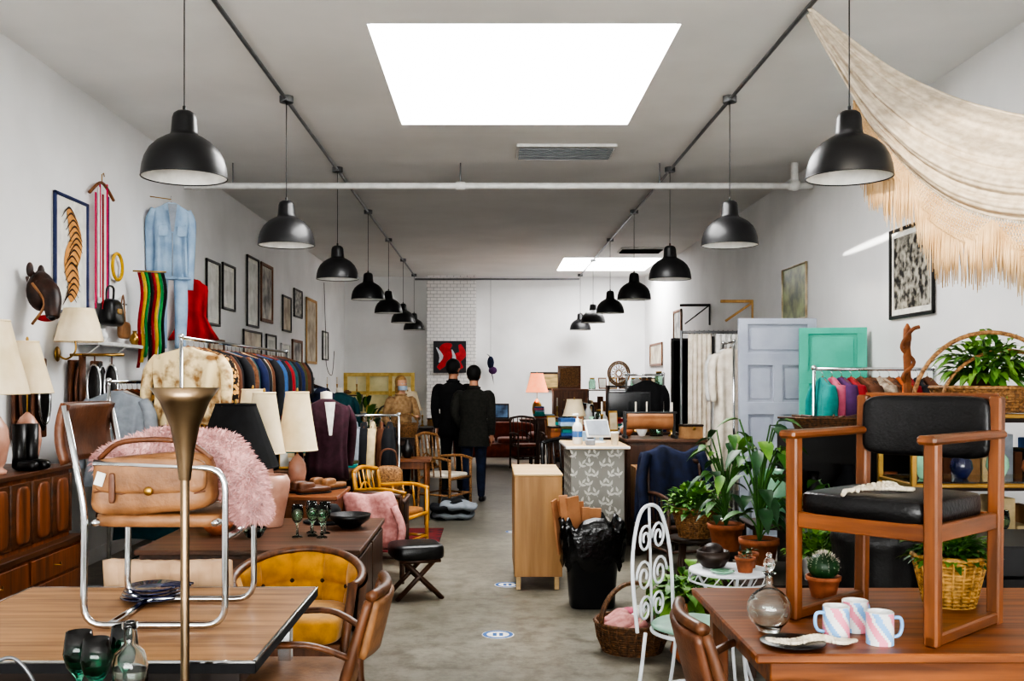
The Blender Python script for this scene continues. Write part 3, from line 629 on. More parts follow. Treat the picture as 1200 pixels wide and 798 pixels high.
fchair((-.56,12.2,0),radians(60),RAT,CREAMC,'rattan_armchair',.9)
b=B('pink_sweater')
def ps(u,v):
    a=(v-.5)*2; return (-.2+.4*u+.03*sin(v*8),(.0+.09*abs(a)**.5*(1 if a>0 else -1))+.015*sin(u*12+v*5),.72-.42*abs(a)**1.4+.01*sin(u*9))
b.sheet(ps,20,24,PINKK,.02); b.tube(cr([(.18,-.08,.62),(.24,-.12,.45),(.2,-.12,.28)],4),.045,PINKK,10,fl=.6); b.done((-.93,7.62,0),rz=.2)
fchair((-.93,7.98,0),pi,WALz,BLKC,'side_chair',.68)
B('rug').bx(-1.2,-.5,9.15,10.6,.0,.012,RUG).done()
def ftable(x0,x1,y0,y1,h,m,ml,name='display_table',t=.03,ap=.08):
    b=B(name); b.bx(x0,x1,y0,y1,h-t,h,m); b.bx(x0+.04,x1-.04,y0+.04,y1-.04,h-t-ap,h-t,ml)
    for x in(x0+.05,x1-.05):
        for y in(y0+.05,y1-.05): b.cyl((x,y,0),(x,y,h-t),.018,ml,.026,12)
    b.done()
ftable(-1.2,-.66,10.85,11.3,.72,OAKC,OAKz); ftable(-2.0,-1.3,9.1,9.8,.75,WAL,WALz); ftable(-2.1,-1.4,11.5,12.6,.75,WALd,WALz)
ftable(-2.2,-1.2,15.8,16.6,.8,OAKC,OAKz); ftable(-3.3,-2.2,16.5,18,.85,WAL,WALz); ftable(-2.0,-1.0,17.5,18.5,.75,WALd,WALz)
b=B('fabric_pile')
for i in range(7): b.sup((R.uniform(-.12,.12),R.uniform(-.1,.1),.04+i*.025),(R.uniform(.3,.5),R.uniform(.25,.4),.09),[C['dk'],C['gr'],C['dk'],BLKC][i%4],.8,fn=lambda p:p+V((0,0,.012*sin(p.x*30)+.012*sin(p.y*25))))
b.done((-.45,11.35,0))
def books(loc,n,rz=0):
    b=B('book_stack'); z=0
    for i in range(n):
        t=R.uniform(.02,.045); b.box((R.uniform(-.01,.01),R.uniform(-.01,.01),z+t/2),(R.uniform(.14,.18),R.uniform(.2,.24),t),R.choice(list(C.values())),.003,rz=R.uniform(-.2,.2)); z+=t
    b.done(loc,rz)
def clutter(x0,x1,y0,y1,z,n,ks=(0,1,2,3,4,5,6)):
    st=(x1-x0)/n
    for i in range(n):
        x=x0+st*(i+.5); y=R.uniform(y0+.1,max(y0+.11,y1-.1)); k=R.choice(ks); w=min(st*.45,.12)
        if k==0: vase((x,y,z),R.uniform(.15,.35),min(w,R.uniform(.05,.09)),R.choice([MINT,WCER,TERR,BRASS,CBLUE,BLK,PCER]))
        elif k==1: books((x,y,z),R.randint(2,6),0)
        elif k==2: vase((x,y,z),R.uniform(.08,.14),w,R.choice([WCER,TERR,RAT,BLK]),'bowl')
        elif k==3:
            b=B('jewellery_box'); q=w*1.9; b.box((0,0,.06),(q,.16,.12),R.choice([WAL,OAKC,CARD,FRAMEB])); b.box((0,0,.128),(q+.01,.17,.02),WALd); b.sup((0,-.085,.1),(.03,.01,.03),BRASS,.5); b.done((x,y,z),R.uniform(-.2,.2))
        elif k==4:
            b=B('candlestick'); b.lathe([(.04,0),(.04,.01),(.012,.03),(.018,.08),(.009,.12),(.016,.18),(.022,.2),(.015,.2),(.001,.2)],BRASS,seg=16); b.cyl((0,0,.2),(0,0,.34),.011,CREAMC,seg=10); b.done((x,y,z))
        elif k==5:
            b=B('photo_frame'); q=w*.9; b.box((0,0,.12),(q*2,.015,.24),R.choice([FRAMEB,FRAMEW,BRASS]),rx=-.2); b.box((0,-.009,.12),(q*1.6,.004,.19),R.choice([a1,a4,a5]),.001,rx=-.2); b.box((0,.04,.1),(.03,.006,.2),FRAMEB,.001,rx=.25); b.done((x,y,z),R.uniform(-.3,.3))
        else:
            b=B('glass_jar'); q=min(w,.07); b.lathe([(q,0),(q,.16),(q*.7,.19),(q*.7,.21),(q*.66,.21),(q*.66,.19),(q*.95,.155),(q*.95,.01),(.001,.008)],GLL,seg=20); b.cyl((0,0,.208),(0,0,.235),q*.72,BRASS); b.done((x,y,z))
clutter(-2.0,-1.3,9.1,9.8,.75,5); clutter(-2.1,-1.4,11.5,12.0,.75,5); clutter(-2.1,-1.4,12.1,12.6,.75,4); clutter(-2.1,-1.55,15.8,16.6,.8,3); clutter(-3.3,-2.2,16.5,18,.85,7); clutter(-2,-1,17.5,18.5,.75,6)
tlamp((-1.35,16.2,.8),.25,.07,CREAM,.3,.6,.22,.14,BRASS); tlamp((-1.6,18.3,.75),.3,.07,CREAM,.4,.7,.2,.12,WCER)
vase((-.93,11.1,.72),.2,.07,BLK)
b=B('hat_stand'); b.lathe([(.16,0),(.16,.02),(.03,.05)],WALd); b.cyl((0,0,.03),(0,0,1.5),.016,WALz)
for k in range(5): a=k*1.257; b.tube(cr([(0,0,1.15+.05*k),(.1*cos(a),.1*sin(a),1.15+.05*k),(.16*cos(a),.16*sin(a),1.23+.05*k)],5),.009,WALz,6)
for k in range(5): a=k*1.257; b.at((.17*cos(a),.17*sin(a),1.2+.05*k),rx=.5); b.lathe([(.14,.012),(.135,.002),(.08,.01),(.075,.07),(.05,.1),(.001,.095)],[BLKC,RAT,TANb,C['ol'],NAVY][k],seg=22); b.at()
b.done((-1.85,10.75,0))
b=B('dress_form'); b.lathe([(.17,0),(.17,.02),(.03,.04)],WALd); b.cyl((0,0,.03),(0,0,.9),.018,WALz); b.lathe([(.1,.75),(.15,.8),(.12,1.0),(.14,1.2),(.1,1.36),(.05,1.42),(.05,1.48),(.001,1.49)],CREAMC); garment(b,(0,0,1.46),0,.4,.9,C['te'],.13,fa=.4); b.done((-2.0,13.2,0))
b=B('wicker_hamper'); 
for i in range(22): b.tube([(.17*(1+.01*(1 if (k+i)%2 else -1))*cos(k*pi/20),.17*(1+.01*(1 if (k+i)%2 else -1))*sin(k*pi/20),.01+i*.02) for k in range(40)],.011,RAT,5,True)
b.lathe([(.001,.44),(.17,.44),(.175,.46),(.001,.48)],RATd); b.done((-1.0,9.75,.012))
b=B('straw_bag'); b.sup((0,0,.13),(.28,.14,.26),RAT,.6); b.tube(cr([(-.09,0,.24),(-.06,0,.4),(.06,0,.4),(.09,0,.24)],6),.01,TANb); b.done((-1.0,9.75,.49))
# ---------------------------------------------------------------- people
def loft(vs,fs,rings,seg=20):
    o=len(vs)
    for (c,rx,ry) in rings:
        for k in range(seg):
            a=2*pi*k/seg; vs.append((c[0]+rx*cos(a),c[1]+ry*sin(a),c[2]))
    n=len(rings)
    for i in range(n-1):
        for k in range(seg): fs.append([o+i*seg+k,o+i*seg+(k+1)%seg,o+(i+1)*seg+(k+1)%seg,o+(i+1)*seg+k])
    fs.append([o+k for k in range(seg)][::-1]); fs.append([o+(n-1)*seg+k for k in range(seg)])
def person(name,loc,rz,h,coat,pants,hair,skin,shoe,hem=.42,stance=0,arms=None,hat=None,slim=1,longhair=False,mask=None,headturn=0):
    t=B('tmp')
    S=lambda *p:tuple(q*h for q in p)
    W=slim
    dfl=[(.114,-.004,.785),(.126,-.02,.64),(.122,.03,.5)]
    loft(t.v,t.f,[(S(0,-.005,hem),.11*h*W,.08*h),(S(0,-.005,.48),.104*h*W,.077*h),(S(0,0,.55),.097*h*W,.071*h),(S(0,.0,.62),.09*h*W,.063*h),(S(0,.0,.7),.1*h*W,.066*h),(S(0,-.004,.765),.11*h*W,.066*h),(S(0,-.006,.79),.104*h*W,.058*h),(S(0,-.006,.815),.078*h*W,.048*h),(S(0,-.004,.838),.045*h,.04*h),(S(0,.0,.862),.034*h,.036*h),(S(0,.005,.9),.03*h,.034*h)])
    t.fm=[0]*len(t.f);t.fs=[True]*len(t.f);t.mats=[coat]
    for s in(-1,1):
        f=stance*s
        t.tube([S(s*.048*W,0,.5),S(s*.05,.006+f*.3,.38),S(s*.052,.008+f*.6,.27),S(s*.052,-.004+f*.8,.17),S(s*.054,-.008+f,.045)],[.054*h,.046*h,.036*h,.034*h,.026*h],pants,14)
        t.sup(S(s*.056,.03+f,.02),S(.052,.15,.042),shoe,.75)
        a=(arms or {}).get(s,dfl)
        t.tube(cr([S(s*p[0]*W,p[1],p[2]) for p in [(.07,0,.785)]+a],4),[.032*h,.036*h,.033*h,.031*h,.025*h],coat,12)
    hx=Matrix.Rotation(headturn,3,'Z')
    t.ell(S(0,.008,.937),S(.088,.108,.128),skin,20,14); t.ell(S(*(hx@V((0,.03,.895)))),S(.055,.05,.04),skin)
    t.ell(S(*(hx@V((0,.066,.925)))),S(.016,.022,.03),skin)
    for s in(-1,1): t.ell(S(*(hx@V((s*.045,.005,.93)))),S(.012,.022,.036),skin)
    hb=.125 if longhair else .12
    t.ell(S(*(hx@V((0,-.008,.952)))),S(.1,hb,.118),hair,18,12)
    if longhair: t.ell(S(*(hx@V((0,-.035,.89)))),S(.085,.06,.14),hair)
    if hat: t.ell(S(0,-.002,.958),S(.112,.132,.115),hat)
    me=bpy.data.meshes.new('tmp'); me.from_pydata([tuple(v) for v in t.v],[],t.f); o=bpy.data.objects.new('tmp',me); col.objects.link(o)
    md=o.modifiers.new('r','REMESH'); md.mode='VOXEL'; md.voxel_size=.009; md.use_smooth_shade=True
    sm=o.modifiers.new('s','SMOOTH'); sm.factor=.5; sm.iterations=4
    dg=bpy.context.evaluated_depsgraph_get(); ev=bpy.data.meshes.new_from_object(o.evaluated_get(dg))
    bpy.data.objects.remove(o)
    b=B(name); b.mats=[coat,pants,hair,skin,shoe]+([hat] if hat else [])
    hi=hx.inverted()
    b.v=[v.co.copy() for v in ev.vertices]
    for p in ev.polygons:
        c=p.center/h; q=hi@V((c.x,c.y,c.z))
        if c.z>.855:
            k=3
            if q.y<.012 and q.z>.9: k=2
            if q.z>.97: k=2
            if longhair and q.y<.02: k=2
            if abs(q.x)>.042 and q.z<.95 and q.y>-.01 and not longhair: k=3
            if c.z<.875 and not longhair: k=3 if c.z>.862 else 0
            if hat and c.z>.94: k=5
        elif c.z<hem+.004 and abs(c.x)<.122*W: k=1 if c.z>.04 else 4
        elif longhair and q.y<-.03 and c.z>.83 and abs(q.x)<.045: k=2
        else: k=0
        b.f.append(list(p.vertices)); b.fm.append(k); b.fs.append(True)
    for s in(-1,1):
        e=hx@V((s*.017,.06,.937)); b.ell(S(*e),S(.014,.008,.008),WCER,10,6); e=hx@V((s*.017,.064,.937)); b.ell(S(*e),S(.006,.004,.006),BLK,8,6)
        e=hx@V((s*.017,.062,.949)); b.ell(S(*e),S(.02,.006,.003),hair,8,6)
        a=(arms or {}).get(s,dfl); w=V(S(s*a[-1][0]*W,a[-1][1],a[-1][2])); d=(w-V(S(s*a[-2][0]*W,a[-2][1],a[-2][2]))).normalized()
        sd=V((1,0,0))*-s; sd=(sd-d*sd.dot(d)).normalized(); nn=V((0,1,0)); nn=(nn-d*nn.dot(d)); nn=nn.normalized()
        b.tube([w-d*.01,w+d*.03,w+d*.07,w+d*.095],[.024,.03,.034,.028],skin,10,fl=.55)
        for i in range(4):
            o0=w+d*.09+nn*(.024-.016*i); l=(.07,.078,.072,.055)[i]
            b.tube([o0,o0+d*l*.5+sd*.006,o0+d*l+sd*.022],[.009,.008,.006],skin,7)
        o0=w+d*.035+nn*.028; b.tube([o0,o0+d*.03+nn*.02+sd*.01,o0+d*.06+nn*.022+sd*.02],[.011,.009,.007],skin,7)
    b.tube([S(*(hx@V((-.014,.06,.908)))),S(*(hx@V((0,.064,.907)))),S(*(hx@V((.014,.06,.908))))],.003,C['rd'],6)
    b.tube([S(.045*cos(k*pi/10),.04*sin(k*pi/10)-.003,.845) for k in range(20)],.014,coat,8,True)
    if mask: b.sheet(lambda u,v:S(*(hx@V((-.042+.084*u,.028+.046*sin(pi*u)**.6,.882+.036*v)))),12,5,mask,.002)
    return b.done(loc,rz)
person('man_in_olive_coat',(-.22,13.0,0),radians(-8),1.76,OLIVE,JEANS,HAIRB,SKIN,BLK,hem=.41,stance=.02,slim=1.08,hat=HAIRB,arms={-1:[(.113,0,.785),(.13,-.03,.65),(.095,.06,.55)],1:[(.113,0,.785),(.126,-.02,.64),(.122,.02,.5)]})
person('man_in_black_coat',(-.52,13.8,0),radians(-12),1.86,BLKC,BLKC,HAIRB,SKIN,BLK,hem=.44,stance=.03,slim=1.08,headturn=-.3,hat=HAIRB)
person('woman_with_face_mask',(-1.25,13.9,0),radians(-150),1.64,cloth('#b8966e','#8f6f4c'),C['dk'],HAIRL,SKINL,TANb,hem=.47,slim=.98,longhair=True,mask=cloth('#a9bdd2'),arms={-1:[(.11,0,.79),(.14,.03,.66),(.07,.16,.66)],1:[(.11,0,.79),(.14,-.01,.63),(.1,.12,.58)]})
def basket(loc,r0,r1,h,m,handle=0,name='wicker_basket',fill=None,rz=0):
    b=B(name)
    n=max(4,int(h/.014))
    b.lathe([(r0,0),(r0,.004)]+[(r0+(r1-r0)*(i/n)**.8,h*i/n) for i in range(1,n+1)]+[(r1-.012,h),(r0-.01,.02),(.002,.015)],m,seg=36)
    for i in range(n+1):
        r=r0+(r1-r0)*(i/n)**.8+.001
        b.tube([(r*(1+.008*(1 if (k+i)%2 else -1))*cos(k*pi/24),r*(1+.008*(1 if (k+i)%2 else -1))*sin(k*pi/24),h*i/n) for k in range(48)],.0055 if i<n else .012,m,5,True)
    for k in range(24): 
        a=k*pi/12; b.tube([(r0*1.02*cos(a),r0*1.02*sin(a),0.005),((r0+r1)/2*1.06*cos(a),(r0+r1)/2*1.06*sin(a),h*.45),(r1*1.02*cos(a),r1*1.02*sin(a),h)],.004,m,5)
    if handle: b.tube([(r1*cos(pi*k/16),0,h+handle*sin(pi*k/16)) for k in range(17)],.012,m,8); b.tube([(r1*cos(pi*k/16),.02,h+handle*sin(pi*k/16)) for k in range(17)],.008,m,8)
    if fill:
        for i in range(9): a=R.random()*6; b.sup((r1*.45*cos(a),r1*.45*sin(a),h*.8+R.uniform(0,.04)),(r1*.9,r1*.5,.09),R.choice(fill),.7,fn=lambda p:p+V((0,0,.02*sin(p.x*30))))
    return b.done(loc,rz)
basket((-1.13,13.42,.82),.11,.15,.18,RAT,.13,name='basket_bag')
ftable(-1.32,-.94,13.25,13.58,.82,WALd,WALz)
# ---------------------------------------------------------------- back of shop
b=B('abstract_painting'); b.bx(-1.33,-.57,23.12,23.17,1.76,2.5,mk('painting_ground','#26262c',.5)); 
rp=mk('painting_red','#c8242c',.5,c2='#a81820'); wp=mk('painting_grey','#c9ced6',.5)
b.rib(cr([(-1.22,23.115,1.86),(-1.0,23.115,2.1),(-1.05,23.115,2.32),(-.9,23.115,2.42)],8),[.05,.1,.14,.02],rp,(0,1,0))
b.rib(cr([(-.72,23.115,2.42),(-.66,23.115,2.2),(-.82,23.115,2.05),(-.7,23.115,1.84)],8),[.03,.09,.13,.08],rp,(0,1,0))
b.rib(cr([(-1.26,23.11,2.35),(-1.15,23.11,2.15),(-1.2,23.11,2.0)],6),[.01,.05,.01],wp,(0,1,0)); b.rib(cr([(-.9,23.11,2.3),(-.85,23.11,2.1),(-.95,23.11,1.9)],6),[.01,.045,.01],wp,(0,1,0)); b.done()
b=B('hanging_bird_ornament'); b.cyl((0,0,0),(0,0,1.9),.003,BLKC,seg=5); b.ell((0,0,-.1),(.16,.12,.3),NAVY); b.ell((.05,0,-.28),(.2,.12,.18),C['pu']); b.leaf((0,0,-.3),(0.3,0,-1),.25,.12,NAVY); b.leaf((0,0,0),(-.5,0,.8),.2,.1,C['dk']); b.done((0.0,23.3,2.1))
b=B('wooden_window_frame')
for x in(-3.3,-2.79,-2.28,-1.77): b.bx(x-.04,x+.04,22.6,22.66,.8,1.76,YFRM)
for z in(.84,1.3,1.72): b.bx(-3.34,-1.73,22.61,22.65,z-.04,z+.04,YFRM)
b.bx(-3.3,-1.77,22.66,22.67,.84,1.72,mk('yellowed_glass','#ece2b2',.3,c2='#c4bf8c',scale=2),0)
for x in(-3.2,-1.85): b.bx(x-.04,x+.04,22.6,22.66,0,.82,YFRM)
b.done()
b=B('landscape_painting'); yb=YB-.008; b.bx(.94,2.1,yb-.04,yb,1.36,1.78,FRAMEW); b.bx(.99,2.05,yb-.045,yb-.04,1.41,1.73,art('land','#c9aa76','#6f6a45',3,st=(1,1,4)),.001)
for z in (1.36,1.75): b.bx(.94,2.1,yb-.06,yb-.04,z,z+.03,WALd)
for x in (.94,2.07): b.bx(x,x+.03,yb-.06,yb-.04,1.36,1.78,WALd)
b.done()
b=B('sofa'); b.sup((0,0,.3),(1.5,.8,.28),RUST,.3); b.sup((0,.33,.55),(1.5,.2,.5),RUST,.35)
for s in(-1,1): b.sup((s*.7,0,.4),(.2,.82,.45),RUST,.4); b.sup((s*.32,-.05,.46),(.6,.62,.14),RUST,.35)
for x in(-.65,.65):
    for y in(-.32,.32): b.cyl((x,y,0),(x,y,.18),.02,WALz)
b.done((.1,18.6,0))
def cabinet(x0,x1,y0,y1,h,m,mt,nd=3,name='cabinet',legs=.08):
    b=B(name); b.bx(x0,x1,y0,y1,legs,h-.03,m); b.bx(x0-.015,x1+.015,y0-.02,y1+.01,h-.03,h,mt)
    hh=(h-.03-legs-.04)/nd
    for i in range(nd):
        z=legs+.02+i*hh; b.bx(x0+.02,x1-.02,y0-.015,y0,z+.01,z+hh-.005,m,.003)
        for x in((x0*.7+x1*.3),(x0*.3+x1*.7)): b.ell((x,y0-.025,z+hh/2),(.025,.025,.025),BRASS)
    for x in(x0+.05,x1-.05):
        for y in(y0+.05,y1-.05): b.cyl((x,y,0),(x,y,legs),.02,m)
    b.done()
cabinet(.6,1.1,20,20.5,.8,WALz,WAL); tlamp((.94,20.2,.8),.4,.1,SALM,.55,.92,.22,.12,BRASS)
cabinet(1.2,1.85,19,19.5,1.42,OAKz,OAKC,4,'dresser'); cabinet(-.2,.45,21.5,22,.75,WALz,WALd,2)
b=B('small_framed_screen'); b.bx(0,.4,0,.03,0,.33,FRAMEB); b.bx(.03,.37,-.005,0,.03,.3,mk('blue_print','#5f86b0',.4,c2='#22364f',scale=5),.001); b.box((.2,.06,.14),(.1,.02,.28),FRAMEB,.002,rx=.25); b.done((.0,21.65,.75))
b=B('potted_palm'); b.lathe([(.12,0),(.16,.28),(.15,.28),(.12,.26)],TERR)
for i in range(30):
    a=R.random()*6.28; e=R.uniform(.4,1.4); d=V((cos(a)*cos(e),sin(a)*cos(e),sin(e))); p=V((0,0,.27))+d*R.uniform(.1,.5); b.tube([(0,0,.27),p],.005,LEAF,5); b.leaf(p,d,.3,.09,R.choice([LEAF,LEAFd,LEAFl]),.5)
plm=b.done((-2.45,19.2,.0)); plm.scale=(1.1,1.1,1.6); dup(plm,(-2.0,15.0,0),1,1.5)
def shelf(x0,x1,y0,y1,h,n,m,name='shelf_unit',fillr=True):
    b=B(name)
    for x in(x0,x1-.025): b.bx(x,x+.025,y0,y1,0,h,m)
    for i in range(n+1): z=.05+(h-.08)*i/n; b.bx(x0,x1,y0,y1,z,z+.025,m)
    if fillr:
        for i in range(n):
            z=.075+(h-.08)*i/n; x=x0+.06; hh=(h-.08)/n
            while x<x1-.12:
                w=R.uniform(.04,.12); b.bx(x,x+w*.9,y0+.04,y1-.05,z,z+hh*R.uniform(.4,.85),R.choice([C['dk'],C['br'],C['gr'],C['bl'],C['cr'],C['rs'],CARD,C['ol']])); x+=w
    b.done()
shelf(1.95,2.9,16.5,16.9,1.5,3,WALd,'bookcase'); shelf(2.0,3.5,20.5,20.9,1.4,3,WALd,'bookcase'); clutter(2.0,3.5,20.5,20.9,1.405,7)
shelf(-3.4,-2.6,19.9,20.25,1.3,3,WALz,'bookcase'); clutter(-3.4,-2.6,19.9,20.25,1.31,4)
clutter(2.35,2.9,16.5,16.9,1.5,3)
b=B('oval_rattan_mirror'); 
for q in (0,.03): b.tube([((.18-q)*cos(a*pi/14),0,.2+(.2-q)*sin(a*pi/14)) for a in range(28)],.014,RAT,8,True)
for a in range(14): b.tube([(.15*cos(a*pi/7),0,.2+.17*sin(a*pi/7)),(.15*cos(a*pi/7+2.6),0.005,.2+.17*sin(a*pi/7+2.6))],.005,RAT,5)
b.done((2.15,16.7,1.5))
b=B('cane_screen_panel'); b.bx(0,.45,0,.03,0,.45,OAKC); b.bx(.04,.41,-.004,0,.04,.41,RAT,.001); b.done((1.3,19.3,1.421))
fchair((2.35,14.2,0),.6,WALz,BLKC,'wooden_armchair',.95); fchair((1.4,15.2,0),-.5,WALz,RUST,'wooden_armchair',.9); fchair((1.75,17.6,0),2.5,BLACK,BLKC,'black_side_chair',1.15)
ftable(.75,1.5,16.6,17.2,.95,WALz,WALz); clutter(.75,1.5,16.6,17.2,.95,5)
fchair((1.15,14.5,0),.9,OAKz,BLKC,'wooden_armchair',1.0); fchair((.65,17.8,0),.3,WALz,RUST,'wooden_armchair',.9)
ftable(.95,1.9,13.2,13.9,.95,WALd,WALz); clutter(.95,1.9,13.2,13.5,.95,6); clutter(.95,1.9,13.6,13.9,.95,6)
b=B('leaning_frames')
for i in range(5): b.box((0+.03*i,.05*i,.32+.02*i),(.55-.04*i,.02,.64+.04*i),[FRAMEW,FRAMEB,BRASS,FRAMEW,FRAMEB][i],.003,rx=-.12); 
b.box((0,-.018,.32),(.45,.006,.54),a5,.001,rx=-.12); b.done((1.62,12.55,0))
tlamp((1.05,12.5,.9),.2,.07,CREAM,.24,.44,.14,.09,BLK); ftable(.85,1.25,12.3,12.7,.9,WALd,WALz)
b=B('dark_mirror'); b.bx(-.14,.14,0,.04,0,1.45,FRAMEB); b.bx(-.11,.11,-.004,0,.03,1.42,mk('smoked_mirror','#22242a',.1,.8),.001); b.box((0,.12,.6),(.04,.03,1.25),FRAMEB,.003,rx=-.2); b.done((2.48,12.9,.68)); ftable(2.1,2.9,12.85,13.4,.68,WALd,WALz)
# ---------------------------------------------------------------- aisle centre
b=B('plywood_pedestal'); b.bx(.18,.54,7.5,8.35,.1,.86,PLY); b.bx(.175,.545,7.49,8.36,.86,.878,PLYt)
for x in(.21,.5):
    for y in(7.54,8.3): b.bx(x-.018,x+.018,y-.018,y+.018,0,.1,PLYt)
b.done()
b=B('waste_bin')
def sqr(r,z,n=40,e=.45):
    return [((1 if cos(2*pi*k/n)>=0 else -1)*abs(cos(2*pi*k/n))**e*r,(1 if sin(2*pi*k/n)>=0 else -1)*abs(sin(2*pi*k/n))**e*r*.85,z) for k in range(n)]
def sqloft(b,prof,m,n=40,jit=0):
    vs=[]
    for i,(r,z) in enumerate(prof):
        for k,(x,y,zz) in enumerate(sqr(r,z,n)):
            j=1+(jit*(sin(k*1.9+i*1.3)*.6+R.uniform(-.5,.5)) if jit else 0); vs.append((x*j,y*j,zz+(jit*.8*sin(k*.8+i*.5) if jit else 0)))
    k=len(prof); b.add(vs,[[i*n+q,i*n+(q+1)%n,(i+1)*n+(q+1)%n,(i+1)*n+q] for i in range(k-1) for q in range(n)],m)
sqloft(b,[(.001,0),(.15,0),(.155,.01),(.19,.5),(.205,.5),(.205,.525),(.18,.52),(.145,.02),(.001,.02)],PLAST)
sqloft(b,[(.2,.3),(.215,.34),(.212,.4),(.228,.46),(.222,.52),(.23,.57),(.2,.6),(.17,.55),(.15,.4),(.12,.2)],BAGM,60,.05)
b.done((.71,7.0,0))
b=B('kraft_paper_rolls')
for i,(x,y,tx,ty,l) in enumerate(((-.1,0,-.22,0,.42),(-.03,.03,-.1,.02,.4),(.04,-.02,.03,0,.36),(-.06,-.05,-.12,-.05,.45))):
    d=V((tx,ty,1)).normalized(); p=V((x,y,.0)); 
    b.box(p+d*l*.5+V((.02,0,0)),(.1,.02,l),KRAFT,.002,ry=tx,rz=.3*i-.4); b.box(p+d*l*.55+V((-.04,-.02,0)),(.06,.015,l*.95),KRAFT,.002,ry=tx,rz=.9-.3*i)
b.done((.66,7.05,.32))
b=B('patterned_counter'); b.bx(.7,1.17,8.7,9.5,0,.98,PATT); b.bx(.66,1.21,8.66,9.54,.98,1.01,PLYt)
b.bx(.655,1.215,8.655,9.545,.985,1.006,WCER,.002)
for i in range(11):
    for j in range(5):
        x=.745+j*.095+.03*(i%2); z=.06+i*.084; a=(1.2 if (i+j)%2 else 2.0)+R.uniform(-.3,.3); d=V((cos(a),0,sin(a)))
        if x>1.14: continue
        b.rib([(x,8.697,z),V((x,8.697,z))+d*.07],.0025,PATL,(0,1,0))
        for q in(-1,0,1): a2=a+q*.9; b.leaf(V((x,8.698,z))+d*(.02 if q else .045),(cos(a2),0,sin(a2)),.05,.02,PATL,0,up=(0,1,0),fold=0)
for i in range(11):
    for j in range(8):
        y=8.76+j*.095; z=.06+i*.084; a=(1.2 if (i+j)%2 else 2.0)
        for q in(-1,0,1): a2=a+q*.9; b.leaf((.698,y,z),(0,cos(a2),sin(a2)),.055,.022,PATL,0,up=(1,0,0),fold=0)
b.done()
b=B('hand_sanitizer_bottle'); b.lathe([(.04,0),(.045,.01),(.045,.16),(.03,.19),(.016,.2),(.016,.23)],WCER); b.cyl((0,0,.22),(0,0,.26),.006,WCER); b.box((-.02,0,.265),(.06,.02,.015),WCER); b.cyl((0,0,.06),(0,0,.12),.0455,SB); b.done((.78,8.95,1.01))
b=B('tablet_register'); b.box((0,0,.13),(.24,.015,.18),WCER,.005,rx=-.5); b.box((0,-.012,.137),(.21,.004,.15),mk('screen_grey','#9aa0a8',.2),.001,rx=-.5); b.lathe([(.08,0),(.08,.01),(.02,.02),(.015,.1)],WCER); b.done((.98,9.15,1.01),.3)
b=B('card_reader'); b.box((0,0,.03),(.08,.14,.06),C['gr'],.01,rx=.1); b.box((0,-.01,.065),(.06,.06,.004),BLK,.001); b.done((.88,8.82,1.01))
b=B('paper_coffee_cup'); b.lathe([(.028,0),(.038,.1),(.04,.1),(.04,.112),(.03,.118),(.001,.118)],WCER); b.done((1.1,8.82,1.01))
b=B('tissue_box'); b.box((0,0,.045),(.22,.11,.09),C['lb']); b.sheet(lambda u,v:(-.05+.1*u,.02*sin(u*9),.09+.06*v*(1-.3*sin(u*5))),8,4,PAPER,.001); b.done((.95,9.42,1.01))
cabinet(1.3,2.05,9.5,10.2,1.02,WALz,WAL,2,'service_counter')
b=B('cardboard_box'); b.bx(-.2,.2,-.15,.15,0,.5,CARD); b.box((0,-.19,.49),(.4,.12,.006),CARD,.001,rx=.5); b.box((.24,0,.49),(.12,.3,.006),CARD,.001,ry=.5); b.done((1.5,9.1,.3)); ftable(1.28,1.78,8.95,9.3,.3,WALd,WALz,'low_bench')
b=B('kraft_roll_cutter'); 
for x in(-.24,.24): b.bx(x-.015,x+.015,-.12,.12,0,.03,BLACK); b.bx(x-.015,x+.015,-.015,.015,0,.26,BLACK)
b.cyl((-.22,0,.17),(.22,0,.17),.085,KRAFT,seg=28); b.bx(-.25,.25,-.12,-.09,.24,.26,BLACK); b.cyl((-.25,0,.17),(.25,0,.17),.015,BLACK); b.done((1.55,9.72,1.02))
clutter(1.3,2.05,9.9,10.18,1.02,5); clutter(1.83,2.05,9.55,9.75,1.02,1)
cabinet(1.2,2.1,11.2,11.8,1.0,WALd,WALd,3,'dark_cabinet'); clutter(1.2,2.1,11.2,11.45,1.0,7)
ftable(.62,1.15,10.6,11.4,.95,WALd,WALz,'work_desk'); clutter(.62,1.15,10.6,10.9,.95,4); clutter(.62,1.15,11.0,11.4,.95,4)
b=B('desk_monitor'); b.box((0,0,.3),(.5,.03,.3),BLACK); b.box((0,-.017,.3),(.47,.004,.27),mk('monitor_glass','#15171a',.15),.001); b.cyl((0,.02,.02),(0,.02,.2),.02,BLACK); b.lathe([(.1,0),(.1,.012),(.02,.02)],BLACK,(0,.02,0)); b.done((1.62,11.65,1.0))
b=B('black_coat'); garment(b,(0,0,.0),0,.42,.7,BLKC,.08); b.done((1.9,12.1,1.62)); rack((1.65,12.1),(2.1,12.1),1.65,'coat_stand')
fchair((.85,9.95,0),.5,BLACK,BLKC,'black_side_chair',.95)
